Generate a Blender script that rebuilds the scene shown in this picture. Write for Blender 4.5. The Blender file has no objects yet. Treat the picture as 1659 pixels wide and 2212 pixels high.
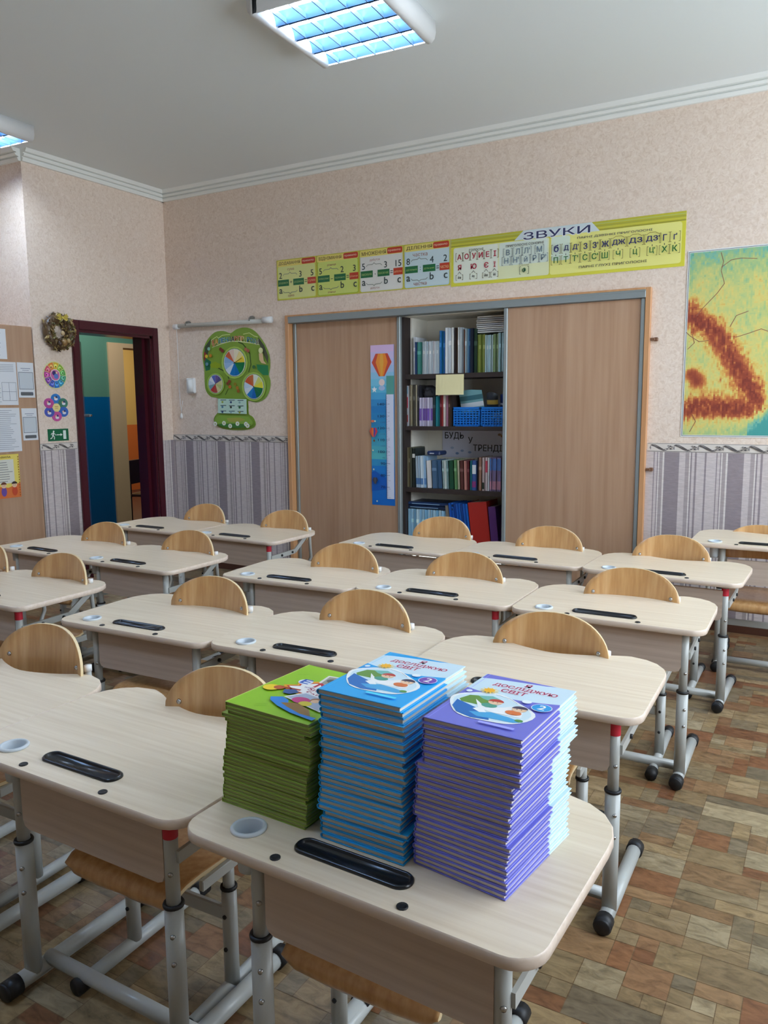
import bpy, bmesh, math, random
from mathutils import Vector, Matrix
from mathutils.geometry import tessellate_polygon
random.seed(7)
S = bpy.context.scene
C = S.collection
PI = math.pi

# ------------------------------------------------------------------ camera
FPX = 1688.5
cd = bpy.data.cameras.new('camera')
cam = bpy.data.objects.new('camera', cd); C.objects.link(cam)
cd.sensor_fit = 'HORIZONTAL'; cd.sensor_width = 36.0; cd.lens = 36.0*FPX/1659.0
cd.clip_start = 0.02; cd.clip_end = 100
_r = Vector((0.86815656, 0.49620738, -0.00907839))
_d = Vector((0.06020041, -0.12344786, -0.99052336))
_f = Vector((-0.49262571, 0.85938284, -0.13704396))
CAMH = 1.345
M = Matrix(((_r.x, -_d.x, -_f.x, 0), (_r.y, -_d.y, -_f.y, 0), (_r.z, -_d.z, -_f.z, CAMH), (0, 0, 0, 1)))
cam.matrix_world = M
S.camera = cam

# ------------------------------------------------------------------ light
S.view_settings.view_transform = 'Standard'
S.view_settings.look = 'None'
S.view_settings.gamma = 1.0
S.view_settings.use_curve_mapping = False
S.view_settings.exposure = 0.22
S.cycles.max_bounces = 8
S.cycles.diffuse_bounces = 5
S.cycles.sample_clamp_indirect = 6.0
SKY_STRENGTH = 8.0
SKY_COLOR = (0.80, 0.90, 1.0, 1)
TUBE_STRENGTH = 62.0
w = bpy.data.worlds.new('world'); S.world = w; w.use_nodes = True
bg = w.node_tree.nodes['Background']
bg.inputs[0].default_value = SKY_COLOR; bg.inputs[1].default_value = SKY_STRENGTH
ROOM = dict(x0=-4.845, x1=1.55, y0=-3.2, y1=4.88, h=3.06)
WINDOWS = [(0.95, 2.45), (2.9, 4.4)]
WZ0, WZ1 = 0.85, 2.75
for (a, b) in WINDOWS:                       # daylight portals, one in each window opening
    l = bpy.data.lights.new('window_portal', 'AREA'); l.shape = 'RECTANGLE'
    l.size = b-a; l.size_y = WZ1-WZ0; l.cycles.is_portal = True
    o = bpy.data.objects.new('window_portal', l); C.objects.link(o)
    o.matrix_world = Matrix.Translation((ROOM['x1']+0.12, (a+b)/2, (WZ0+WZ1)/2)) @ Matrix(((0, 0, 1, 0), (1, 0, 0, 0), (0, 1, 0, 0), (0, 0, 0, 1)))

# ------------------------------------------------------------------ helpers
def lin(c):
    c = c/255.0
    return c/12.92 if c <= 0.04045 else ((c+0.055)/1.055)**2.4
def rgb(t, a=1.0): return (lin(t[0]), lin(t[1]), lin(t[2]), a)

class MB:
    """collects faces of one mesh"""
    def __init__(s): s.v = []; s.f = []; s.m = []; s.c = []; s.col = None; s.mi = 0; s.sm = []; s.smooth = False
    def face(s, idx):
        s.f.append(idx); s.m.append(s.mi); s.c.append(s.col); s.sm.append(s.smooth)
    def add(s, verts, faces):
        b = len(s.v); s.v.extend([tuple(p) for p in verts])
        for f in faces: s.face([b+i for i in f])
        return b
    def box(s, x0, x1, y0, y1, z0, z1, mat=None):
        P = [(x0, y0, z0), (x1, y0, z0), (x1, y1, z0), (x0, y1, z0), (x0, y0, z1), (x1, y0, z1), (x1, y1, z1), (x0, y1, z1)]
        if mat is not None: P = [tuple(mat @ Vector(p)) for p in P]
        s.add(P, [(0, 3, 2, 1), (4, 5, 6, 7), (0, 1, 5, 4), (1, 2, 6, 5), (2, 3, 7, 6), (3, 0, 4, 7)])
    def rbox(s, x0, x1, y0, y1, z0, z1, r=0.004, mat=None):
        """box with chamfered edges"""
        xs = (x0, x0+r, x1-r, x1); ys = (y0, y0+r, y1-r, y1); zs = (z0, z0+r, z1-r, z1)
        loops = []
        def ring(i, z):
            a, b = (xs[0], xs[3]) if i else (xs[1], xs[2]); c, d = (ys[0], ys[3]) if i else (ys[1], ys[2])
            if i: return [(xs[1], c, z), (xs[2], c, z), (b, ys[1], z), (b, ys[2], z), (xs[2], d, z), (xs[1], d, z), (a, ys[2], z), (a, ys[1], z)]
            return [(xs[1]+r*.0, c, z), (xs[2], c, z), (b, ys[1], z), (b, ys[2], z), (xs[2], d, z), (xs[1], d, z), (a, ys[2], z), (a, ys[1], z)]
        s.loft([ring(0, zs[0]), ring(1, zs[1]), ring(1, zs[2]), ring(0, zs[3])], mat=mat)
    def loft(s, rings, closed=True, cap0=True, cap1=True, mat=None):
        n = len(rings[0]); b = len(s.v)
        for rg in rings:
            for p in rg: s.v.append(tuple(mat @ Vector(p)) if mat is not None else tuple(p))
        k = n if closed else n-1
        for i in range(len(rings)-1):
            for j in range(k):
                a0 = b+i*n+j; a1 = b+i*n+(j+1) % n
                s.face([a0, a1, a1+n, a0+n])
        if cap0: s.face([b+j for j in range(n)][::-1])
        if cap1: s.face([b+(len(rings)-1)*n+j for j in range(n)])
    def cyl(s, p0, p1, r0, r1=None, n=16, cap=True, sx=1.0):
        r1 = r0 if r1 is None else r1
        p0 = Vector(p0); p1 = Vector(p1); d = (p1-p0).normalized()
        u = d.orthogonal().normalized() if abs(d.z) < .999 else Vector((1, 0, 0))
        if abs(d.z) < .999: u = d.cross(Vector((0, 0, 1))).normalized()
        t = d.cross(u)
        rg = [[p+(u*math.cos(2*PI*i/n)*sx+t*math.sin(2*PI*i/n))*r for i in range(n)] for p, r in ((p0, r0), (p1, r1))]
        s.loft(rg, cap0=cap, cap1=cap)
    def lathe(s, prof, cx=0, cy=0, n=24, cap0=False, cap1=False):
        s.loft([[(cx+r*math.cos(2*PI*i/n), cy+r*math.sin(2*PI*i/n), z) for i in range(n)] for r, z in prof], cap0=cap0, cap1=cap1)
    def tube(s, pts, r, n=10, sx=1.0):
        pts = [Vector(p) for p in pts]; rings = []
        for i, p in enumerate(pts):
            d = (pts[min(i+1, len(pts)-1)]-pts[max(i-1, 0)]).normalized()
            ref = Vector((1, 0, 0)) if abs(d.x) < .9 else Vector((0, 0, 1))
            u = (ref-d*ref.dot(d)).normalized(); t = d.cross(u)
            rings.append([p+(u*math.cos(2*PI*k/n)*sx+t*math.sin(2*PI*k/n))*r for k in range(n)])
        s.loft(rings)
    def poly(s, pts): s.add(pts, [list(range(len(pts)))])
    def prism(s, pts, z0, z1, mat=None):
        s.loft([[(x, y, z0) for x, y in pts], [(x, y, z1) for x, y in pts]], mat=mat)

def mesh(name, mb, mats):
    me = bpy.data.meshes.new(name)
    me.from_pydata(mb.v, [], mb.f)
    if not isinstance(mats, (list, tuple)): mats = [mats]
    for m in mats: me.materials.append(m)
    if any(mb.m): me.polygons.foreach_set('material_index', mb.m)
    if any(mb.sm): me.polygons.foreach_set('use_smooth', mb.sm)
    if any(c is not None for c in mb.c):
        at = me.color_attributes.new('Col', 'FLOAT_COLOR', 'CORNER'); buf = []
        for f, c in zip(mb.f, mb.c): buf.extend(rgb(c if c is not None else (200, 200, 200))*len(f))
        at.data.foreach_set('color', buf)
    me.update()
    return me
def obj(name, mb, mats, parent=None, loc=(0, 0, 0), rz=0):
    o = bpy.data.objects.new(name, mesh(name, mb, mats) if isinstance(mb, MB) else mb)
    C.objects.link(o); o.location = loc; o.rotation_euler = (0, 0, rz)
    if parent: o.parent = parent
    return o
def tag(o, label, cat, group=None):
    o['label'] = label; o['category'] = cat
    if group: o['group'] = group
    return o
def thing(name, label, cat, loc=(0, 0, 0), rz=0, group=None):
    o = bpy.data.objects.new(name, None); C.objects.link(o); o.empty_display_size = .05
    o.location = loc; o.rotation_euler = (0, 0, rz)
    return tag(o, label, cat, group)
def struct(o): o['kind'] = 'structure'; return o
def copy_tree(o, parent=None):
    c = o.copy(); C.objects.link(c); c.parent = parent
    for ch in o.children: copy_tree(ch, c)
    return c

# ------------------------------------------------------------------ materials
def mat(name, base=(200, 200, 200), rough=.5, metal=0, spec=.5, coat=0):
    m = bpy.data.materials.new(name); m.use_nodes = True
    p = m.node_tree.nodes['Principled BSDF']
    p.inputs['Base Color'].default_value = rgb(base); p.inputs['Roughness'].default_value = rough
    p.inputs['Metallic'].default_value = metal; p.inputs['Specular IOR Level'].default_value = spec
    p.inputs['Coat Weight'].default_value = coat; p.inputs['Coat Roughness'].default_value = .2
    return m
def nd(m, t, **k):
    n = m.node_tree.nodes.new(t)
    for a, b in k.items(): setattr(n, a, b)
    return n
def ln(m, a, b): m.node_tree.links.new(a, b)
def bsdf(m): return m.node_tree.nodes['Principled BSDF']
def ramp(m, stops, interp='LINEAR'):
    r = nd(m, 'ShaderNodeValToRGB'); cr = r.color_ramp; cr.interpolation = interp
    while len(cr.elements) > 1: cr.elements.remove(cr.elements[-1])
    cr.elements[0].position = stops[0][0]; cr.elements[0].color = rgb(stops[0][1])
    for p, c in stops[1:]:
        e = cr.elements.new(p); e.color = rgb(c)
    return r
def mapped(m, scale, coord='Object'):
    tc = nd(m, 'ShaderNodeTexCoord'); mp = nd(m, 'ShaderNodeMapping'); mp.inputs['Scale'].default_value = scale
    ln(m, tc.outputs[coord], mp.inputs['Vector']); return mp
def speckle(m, stops, scale, detail=4, bump=0, dist=0.0, rough_n=.55):
    """colour from one stretched noise, optional bump"""
    mp = mapped(m, scale); n = nd(m, 'ShaderNodeTexNoise'); n.inputs['Scale'].default_value = 1.0
    n.inputs['Detail'].default_value = detail; n.inputs['Roughness'].default_value = rough_n; n.inputs['Distortion'].default_value = dist
    ln(m, mp.outputs[0], n.inputs['Vector']); r = ramp(m, stops); ln(m, n.outputs['Fac'], r.inputs['Fac'])
    ln(m, r.outputs['Color'], bsdf(m).inputs['Base Color'])
    if bump:
        b = nd(m, 'ShaderNodeBump'); b.inputs['Strength'].default_value = bump; b.inputs['Distance'].default_value = .002
        ln(m, n.outputs['Fac'], b.inputs['Height']); ln(m, b.outputs[0], bsdf(m).inputs['Normal'])
    return m
def attr_mat(name, rough=.45, spec=.4, coat=0, mottled=0):
    m = mat(name, rough=rough, spec=spec, coat=coat)
    a = nd(m, 'ShaderNodeVertexColor'); a.layer_name = 'Col'
    ln(m, a.outputs['Color'], bsdf(m).inputs['Base Color'])
    return m

M_desk = speckle(mat('desk_laminate', rough=.36, spec=.45), [(.3, (222, 203, 177)), (.5, (231, 214, 190)), (.72, (239, 224, 202))], (2.2, 70, 70), 5)
M_edge = speckle(mat('desk_edge_band', rough=.4), [(.3, (216, 196, 178)), (.7, (232, 214, 198))], (3, 60, 60), 3)
M_desk_shaded = speckle(mat('desk_laminate_shaded', rough=.5), [(.3, (190, 170, 154)), (.5, (200, 181, 166)), (.7, (208, 190, 175))], (2.2, 70, 70), 4)  # same laminate as the desktop, with the panel's shade put into its colour
M_ply = speckle(mat('chair_plywood', rough=.28, spec=.5, coat=.6), [(.28, (188, 138, 84)), (.5, (205, 157, 102)), (.74, (219, 176, 124))], (55, 55, 2.5), 5)
M_plyedge = mat('plywood_edge', (226, 203, 160), .5)
M_metal = mat('grey_enamel_steel', (182, 185, 182), .32, 0, .6)
M_chrome = mat('screw_steel', (190, 190, 190), .25, .9)
M_rubber = mat('black_rubber', (24, 25, 28), .5)
M_tray = mat('black_plastic', (20, 22, 26), .28, 0, .5)
M_cup = mat('pale_grey_plastic', (205, 214, 222), .35)
M_red = mat('red_tape', (200, 40, 60), .5)
M_white = mat('white_plastic', (232, 234, 236), .35)
M_alu = mat('aluminium', (150, 158, 158), .42, .35)
M_wood = speckle(mat('wardrobe_wood', rough=.42), [(.28, (172, 134, 104)), (.5, (184, 147, 117)), (.74, (194, 158, 128))], (26, 26, 1.1), 6)
M_frame = speckle(mat('wardrobe_frame_wood', rough=.4), [(.3, (196, 142, 96)), (.7, (216, 164, 116))], (20, 20, 1.2), 4)
M_dark = mat('dark_brown_board', (52, 42, 40), .5)
M_cream = mat('cream_board', (246, 242, 230), .5)
M_maroon = mat('maroon_gloss_paint', (74, 22, 34), .22, 0, .5)
M_ceil = mat('ceiling_white', (228, 234, 235), .8)
M_mold = mat('white_moulding', (240, 242, 238), .55)
M_base = mat('brown_skirting', (84, 52, 40), .4)
M_print = attr_mat('printed_paper', .38, .45)
M_paint = attr_mat('book_covers', .36, .45)
M_pages = mat('book_pages', (226, 218, 200), .7)
M_pages_green = mat('green_tinted_page_edges', (164, 172, 112), .6)
M_teal = mat('green_wall_paint', (92, 140, 124), .35)
M_blue = mat('blue_wall_paint', (0, 92, 150), .3)
M_yellow = mat('yellow_wall_paint', (232, 190, 110), .5)
M_orange = mat('orange_wall_paint', (226, 120, 56), .5)
M_beige = mat('beige_paint', (214, 186, 150), .5)
M_basket = mat('blue_plastic', (20, 120, 215), .35)
M_plain = mat('plain_wall', (225, 212, 200), .8)
M_dwood = mat('dark_brown_wood', (50, 26, 22), .4)

def wallpaper(name, axis, phase):
    """pink-beige embossed paper above, striped paper below z = 1.055"""
    m = mat(name, rough=.65, spec=.3)
    tc = nd(m, 'ShaderNodeTexCoord'); sp = nd(m, 'ShaderNodeSeparateXYZ'); ln(m, tc.outputs['Object'], sp.inputs[0])
    n = nd(m, 'ShaderNodeTexNoise'); n.inputs['Scale'].default_value = 40; n.inputs['Detail'].default_value = 3; n.inputs['Distortion'].default_value = 1.6
    ln(m, tc.outputs['Object'], n.inputs['Vector'])
    up = ramp(m, [(.30, (222, 201, 183)), (.46, (232, 213, 197)), (.56, (236, 218, 203)), (.72, (242, 226, 212))]); ln(m, n.outputs['Fac'], up.inputs['Fac'])
    sub = nd(m, 'ShaderNodeMath', operation='SUBTRACT'); ln(m, sp.outputs[axis], sub.inputs[0]); sub.inputs[1].default_value = phase
    dv = nd(m, 'ShaderNodeMath', operation='DIVIDE'); ln(m, sub.outputs[0], dv.inputs[0]); dv.inputs[1].default_value = .3495
    fr = nd(m, 'ShaderNodeMath', operation='FRACT'); ln(m, dv.outputs[0], fr.inputs[0])
    D, L, Md, Wh = (158, 146, 150), (214, 203, 202), (180, 168, 168), (232, 224, 220)
    st = ramp(m, [(0, D), (.23, L), (.325, Md), (.39, Wh), (.41, D), (.43, L), (.475, D), (.505, L), (.63, D), (.66, L), (.81, D), (.825, L), (.87, D), (.885, Wh), (.905, Md), (.96, Wh), (.985, D)], 'CONSTANT')
    ln(m, fr.outputs[0], st.inputs['Fac'])
    n2 = nd(m, 'ShaderNodeTexNoise'); n2.inputs['Scale'].default_value = 60; n2.inputs['Detail'].default_value = 2
    mp2 = nd(m, 'ShaderNodeMapping'); mp2.inputs['Scale'].default_value = (.4, .4, 2.5); ln(m, tc.outputs['Object'], mp2.inputs['Vector']); ln(m, mp2.outputs[0], n2.inputs['Vector'])
    mm = nd(m, 'ShaderNodeMix', data_type='RGBA', blend_type='MULTIPLY'); mm.inputs[0].default_value = .35
    r2 = ramp(m, [(.35, (200, 200, 200)), (.65, (255, 255, 255))]); ln(m, n2.outputs['Fac'], r2.inputs['Fac'])
    ln(m, st.outputs['Color'], mm.inputs[6]); ln(m, r2.outputs['Color'], mm.inputs[7])
    gt = nd(m, 'ShaderNodeMath', operation='GREATER_THAN'); ln(m, sp.outputs['Z'], gt.inputs[0]); gt.inputs[1].default_value = 1.06
    mx = nd(m, 'ShaderNodeMix', data_type='RGBA'); ln(m, gt.outputs[0], mx.inputs[0]); ln(m, mm.outputs[2], mx.inputs[6]); ln(m, up.outputs['Color'], mx.inputs[7])
    ln(m, mx.outputs[2], bsdf(m).inputs['Base Color'])
    b = nd(m, 'ShaderNodeBump'); b.inputs['Strength'].default_value = .35; b.inputs['Distance'].default_value = .003
    ln(m, n.outputs['Fac'], b.inputs['Height']); ln(m, b.outputs[0], bsdf(m).inputs['Normal'])
    return m
M_wallX = wallpaper('wallpaper_back', 'X', -0.861)
M_wallY = wallpaper('wallpaper_left', 'Y', 3.80)

def emit(name, col, st):
    m = bpy.data.materials.new(name); m.use_nodes = True; nt = m.node_tree
    nt.nodes.remove(nt.nodes['Principled BSDF']); e = nt.nodes.new('ShaderNodeEmission')
    e.inputs[0].default_value = rgb(col); e.inputs[1].default_value = st
    nt.links.new(e.outputs[0], nt.nodes['Material Output'].inputs[0]); return m
M_tube = emit('lit_fluorescent_tube', (222, 240, 255), TUBE_STRENGTH)
M_refl = mat('louvre_reflector', (120, 168, 226), .3, .8)
M_fin = mat('louvre_fin_grey', (96, 124, 150), .4, .3)

# floor vinyl: colour printed per stone, mottled with noise
M_floor = mat('printed_vinyl', rough=.42, spec=.4)
_a = nd(M_floor, 'ShaderNodeVertexColor'); _a.layer_name = 'Col'
_n = nd(M_floor, 'ShaderNodeTexNoise'); _n.inputs['Scale'].default_value = 30; _n.inputs['Detail'].default_value = 6; _n.inputs['Roughness'].default_value = .65; _n.inputs['Distortion'].default_value = .8
_tc = nd(M_floor, 'ShaderNodeTexCoord'); _mp = nd(M_floor, 'ShaderNodeMapping'); _mp.inputs['Scale'].default_value = (.55, 1.3, 1)
ln(M_floor, _tc.outputs['Object'], _mp.inputs['Vector']); ln(M_floor, _mp.outputs[0], _n.inputs['Vector'])
_r2 = ramp(M_floor, [(.3, (136, 126, 112)), (.45, (190, 182, 168)), (.62, (228, 222, 212))]); ln(M_floor, _n.outputs['Fac'], _r2.inputs['Fac'])
_mx = nd(M_floor, 'ShaderNodeMix', data_type='RGBA', blend_type='MULTIPLY'); _mx.inputs[0].default_value = .85
ln(M_floor, _a.outputs['Color'], _mx.inputs[6]); ln(M_floor, _r2.outputs['Color'], _mx.inputs[7]); ln(M_floor, _mx.outputs[2], bsdf(M_floor).inputs['Base Color'])

# ------------------------------------------------------------------ lettering
_tcache = {}
def text_mesh(t):
    if t in _tcache: return _tcache[t]
    c = bpy.data.curves.new('lettering', 'FONT'); c.body = t; c.resolution_u = 3; c.align_x = 'LEFT'
    o = bpy.data.objects.new('lettering', c); C.objects.link(o)
    bpy.context.view_layer.update()
    me = o.evaluated_get(bpy.context.evaluated_depsgraph_get()).to_mesh()
    V = [(v.co.x, v.co.y) for v in me.vertices]; F = [list(p.vertices) for p in me.polygons]
    o.to_mesh_clear(); bpy.data.objects.remove(o); bpy.data.curves.remove(c)
    x0 = min(v[0] for v in V); x1 = max(v[0] for v in V); y0 = min(v[1] for v in V); y1 = max(v[1] for v in V)
    V = [((x-x0)/(x1-x0), (y-y0)/(y1-y0)) for x, y in V]
    _tcache[t] = (V, F, (x1-x0)/(y1-y0)); return _tcache[t]

class Pr:
    """flat print: layered coloured shapes on a plane given by origin, right and up; n = towards the viewer"""
    def __init__(s, o=(0, 0, 0), r=(1, 0, 0), u=(0, 0, 1), step=.00012):
        s.mb = MB(); s.o = Vector(o); s.r = Vector(r); s.u = Vector(u); s.n = s.r.cross(s.u); s.k = 0; s.step = step
    def P(s, x, y, k): return tuple(s.o+s.r*x+s.u*y+s.n*(k*s.step))
    def shape(s, pts, col):
        s.k += 1; s.mb.col = col; s.mb.add([s.P(x, y, s.k) for x, y in pts], [list(range(len(pts)))])
    def rect(s, x0, y0, x1, y1, col): s.shape([(x0, y0), (x1, y0), (x1, y1), (x0, y1)], col)
    def rrect(s, x0, y0, x1, y1, r, col):
        p = []
        for cx, cy, a in ((x1-r, y1-r, 0), (x0+r, y1-r, 90), (x0+r, y0+r, 180), (x1-r, y0+r, 270)):
            for i in range(5): t = math.radians(a+i*22.5); p.append((cx+r*math.cos(t), cy+r*math.sin(t)))
        s.shape(p, col)
    def disc(s, x, y, rx, col, ry=None, n=20, a0=0, a1=360):
        ry = ry or rx; p = [(x+rx*math.cos(math.radians(a0+(a1-a0)*i/n)), y+ry*math.sin(math.radians(a0+(a1-a0)*i/n))) for i in range(n+(a1-a0 < 360))]
        if a1-a0 < 360: p.append((x, y))
        s.shape(p, col)
    def line(s, pts, wd, col):
        s.k += 1; s.mb.col = col
        for (x0, y0), (x1, y1) in zip(pts, pts[1:]):
            d = math.hypot(x1-x0, y1-y0) or 1e-9; a, b = -(y1-y0)/d*wd/2, (x1-x0)/d*wd/2
            ex, ey = (x1-x0)/d*wd*.3, (y1-y0)/d*wd*.3
            s.mb.add([s.P(*q, s.k) for q in ((x0+a-ex, y0+b-ey), (x0-a-ex, y0-b-ey), (x1-a+ex, y1-b+ey), (x1+a+ex, y1+b+ey))], [(0, 1, 2, 3)])
    def text(s, t, x, y, h, col, wd=None, bold=0, outline=None, ow=.12, shear=0):
        """x = left, y = base, h = height, wd = width"""
        V, F, asp = text_mesh(t); wd = wd or h*asp
        offs = [(0, 0)]
        if bold: offs = [(0, 0), (bold*h, 0), (0, bold*h*.6), (bold*h, bold*h*.6)]
        if outline:
            s.k += 1; s.mb.col = outline
            for i in range(8):
                a = i*PI/4; s.mb.add([s.P(x+vx*wd+math.cos(a)*h*ow+shear*vy*h, y+vy*h+math.sin(a)*h*ow, s.k+i*.02) for vx, vy in V], F)
        s.k += 1; s.mb.col = col
        for i, (a, b) in enumerate(offs): s.mb.add([s.P(x+vx*wd+a+shear*vy*h, y+vy*h+b, s.k+i*.05) for vx, vy in V], F)
    def ctext(s, t, x, y, h, col, wd=None, **k):
        a = text_mesh(t)[2]; wd = wd or h*a; s.text(t, x-wd/2, y, h, col, wd, **k)
    def build(s, name, parent=None, m=None): return obj(name, s.mb, m or M_print, parent)

BACK = dict(r=(1, 0, 0), u=(0, 0, 1))            # a print on the back wall faces -Y
LEFTW = dict(r=(0, 1, 0), u=(0, 0, 1))           # a print on the left wall faces +X

# ------------------------------------------------------------------ structure
Y1 = ROOM['y1']; X0 = ROOM['x0']; X1 = ROOM['x1']; Y0 = ROOM['y0']; H = ROOM['h']
# floor, printed in random rectangular stones
mb = MB(); mb.col = (138, 112, 82)
mb.add([(-5.6, Y0, -.0006), (X1, Y0, -.0006), (X1, Y1, -.0006), (-5.6, Y1, -.0006)], [(0, 1, 2, 3)])
U = .05; nx = int((X1+5.6)/U); ny = int((Y1-Y0)/U)
occ = [[False]*nx for _ in range(ny)]
pal = [(196, 170, 130), (204, 178, 138), (190, 164, 124), (184, 140, 102), (176, 124, 86), (190, 152, 112), (170, 152, 122), (180, 160, 126), (164, 148, 122), (204, 186, 152), (192, 166, 124), (182, 156, 118), (172, 118, 82), (196, 172, 132)]
sizes = [(1, 1), (2, 1), (1, 2), (2, 2), (3, 1), (2, 1), (1, 1), (3, 2), (4, 1), (1, 2), (2, 2), (4, 2)]
for j in range(ny):
    for i in range(nx):
        if occ[j][i]: continue
        for _ in range(5):
            a, b = random.choice(sizes)
            if i+a <= nx and j+b <= ny and not any(occ[j+q][i+p] for p in range(a) for q in range(b)): break
        else: a, b = 1, 1
        for p in range(a):
            for q in range(b): occ[j+q][i+p] = True
        c = random.choice(pal); k = random.uniform(.80, .93); mb.col = tuple(min(255, x*k) for x in c)
        x, y, e = -5.6+i*U, Y0+j*U, .0009
        mb.add([(x+e, y+e, 0), (x+a*U-e, y+e, 0), (x+a*U-e, y+b*U-e, 0), (x+e, y+b*U-e, 0)], [(0, 1, 2, 3)])
struct(obj('floor', mb, M_floor))
mb = MB(); mb.box(-5.75, X1+.25, Y0-.2, Y1+.7, H, H+.12); struct(obj('ceiling', mb, M_ceil))

CX0, CX1, CZ = -3.622, -0.974, 2.008            # built-in wardrobe opening
mb = MB()
mb.box(X0-.3, CX0, Y1, Y1+.5, 0, H); mb.box(CX1, X1+.25, Y1, Y1+.5, 0, H); mb.box(CX0, CX1, Y1, Y1+.5, CZ, H)
mb.box(CX0, CX1, Y1+.47, Y1+.5, 0, CZ)
struct(obj('wall_back', mb, M_wallX))
WT = .16
DY0, DY1, DZ = 3.965, 4.685, 1.905              # door opening in the left wall
NY = 3.59                                        # corner where the niche begins
mb = MB()
mb.box(X0-WT, X0, NY, DY0, 0, H); mb.box(X0-WT, X0, DY1, Y1, 0, H); mb.box(X0-WT, X0, DY0, DY1, DZ, H)
struct(obj('wall_left', mb, M_wallY))
mb = MB(); mb.box(-5.75, X0-WT, NY, NY+.15, 0, H); mb.box(-5.75, -5.6, Y0, NY, 0, H); struct(obj('wall_niche', mb, M_wallY))
mb = MB(); mb.box(-5.75, X1+.25, Y0-.2, Y0, 0, H); struct(obj('wall_front', mb, M_plain))
mb = MB(); ys = [Y0]+[v for ab in WINDOWS for v in ab]+[Y1]
mb.box(X1, X1+.25, Y0, Y1, 0, WZ0); mb.box(X1, X1+.25, Y0, Y1, WZ1, H)
for a, b in zip(ys[0::2], ys[1::2]): mb.box(X1, X1+.25, a, b, WZ0, WZ1)
struct(obj('wall_right', mb, M_plain))
M_glass = mat('window_glass', (255, 255, 255), 0.0)
bsdf(M_glass).inputs['Transmission Weight'].default_value = 1; bsdf(M_glass).inputs['IOR'].default_value = 1.02
for i, (a, b) in enumerate(WINDOWS):
    mb = MB(); x = X1+.14
    for q in (a, (a+b)/2-.03, b-.06): mb.box(x, x+.06, q, q+.06, WZ0, WZ1)
    mb.box(x, x+.06, a, b, WZ0, WZ0+.06); mb.box(x, x+.06, a, b, WZ1-.06, WZ1)
    fr = struct(obj('window_%d' % (i+1), mb, M_white))
    mb = MB(); mb.box(X1-.12, X1+.14, a-.05, b+.05, WZ0-.04, WZ0); obj('sill', mb, M_white, fr)

# cornice: three stepped fillets along back wall, left wall and niche
def cornice(name, p0, p1, inward):
    prof = [(0, 2.982), (.018, 2.982), (.026, 3.002), (.014, 3.004), (.016, 3.009), (.034, 3.012), (.042, 3.026), (.028, 3.028), (.03, 3.034), (.052, 3.037), (.066, 3.06), (0, 3.06)]
    mb = MB(); p0 = Vector(p0); p1 = Vector(p1); iv = Vector(inward)
    mb.loft([[(p.x+iv.x*a, p.y+iv.y*a, z) for a, z in prof] for p in (p0, p1)])
    return struct(obj(name, mb, M_mold))
cornice('trim_1', (X1, Y1, 0), (X0, Y1, 0), (0, -1, 0))
cornice('trim_2', (X0, Y1, 0), (X0, NY, 0), (1, 0, 0))
cornice('trim_3', (X0, NY, 0), (-5.6, NY, 0), (0, -1, 0))

# wallpaper border with a running leaf scroll
def border(name, o, r, length, ph):
    p = Pr(o, r, (0, 0, 1)); hgt = .052
    p.rect(0, 0, length, hgt, (222, 214, 206)); p.rect(0, hgt-.004, length, hgt-.0015, (110, 104, 104)); p.rect(0, .0015, length, .005, (120, 114, 112))
    n = int(length/.135)+2
    dk, md = (92, 88, 88), (140, 134, 132)
    for i in range(n):
        x = i*.135+ph
        if x < 0 or x+.13 > length: continue
        p.shape([(x, .040), (x+.012, .045), (x+.03, .043), (x+.055, .030), (x+.08, .015), (x+.1, .009), (x+.075, .007), (x+.05, .016), (x+.025, .03), (x+.008, .036)], dk)
        p.shape([(x+.012, .043), (x+.03, .041), (x+.05, .028), (x+.03, .033)], md)
        p.shape([(x+.002, .038), (x-.004, .024), (x+.004, .012), (x+.006, .026)], md)
        for a, b, c in ((.098, .018, dk), (.108, .026, md), (.118, .02, dk), (.104, .036, md), (.116, .034, dk), (.125, .03, md)):
            p.disc(x+a, b, .0065, c, .0042, n=8)
        p.line([(x+.07, .012), (x+.095, .02), (x+.12, .014), (x+.135, .02)], .0025, md)
    return struct(p.build(name))
border('trim_4', (X0, Y1-.001, 1.054), (1, 0, 0), CX0-X0, .0)
border('trim_5', (CX1+.01, Y1-.001, 1.046), (1, 0, 0), X1-CX1-.01, .015)
border('trim_6', (X0+.001, NY, 1.036), (0, 1, 0), 3.9-NY, .012)
mb = MB(); mb.box(X0, CX0, Y1-.018, Y1, 0, .075); struct(obj('baseboard_back', mb, M_base))
mb = MB(); mb.box(CX1, X1, Y1-.018, Y1, 0, .075); struct(obj('baseboard_right_of_wardrobe', mb, M_base))
mb = MB(); mb.box(X0, X0+.018, NY, DY0-.07, 0, .075); struct(obj('baseboard_left', mb, M_base))

# door: casing, reveal, leaf swung out into the corridor
d = bpy.data.objects.new('door_1', None); C.objects.link(d); struct(d)
mb = MB()
for y0, y1, z0, z1 in ((3.905, DY0, 0, 1.972), (DY1, 4.742, 0, 1.972), (DY0, DY1, DZ, 1.972)):
    mb.rbox(X0, X0+.022, y0, y1, z0, z1, .005)
obj('door_casing', mb, M_maroon, d)
mb = MB(); mb.box(X0-WT, X0+.002, DY0, DY0+.012, 0, DZ); mb.box(X0-WT, X0+.002, DY1-.02, DY1, 0, DZ); mb.box(X0-WT, X0+.002, DY0, DY1, DZ-.02, DZ)
mb.box(X0-WT, X0-.06, DY1-.05, DY1-.02, 0, DZ-.02)
obj('door_reveal', mb, M_maroon, d)
ang = math.radians(133.6)
lm = Matrix.Translation((X0-.165, DY0+.03, 0)) @ Matrix.Rotation(ang, 4, 'Z')
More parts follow.
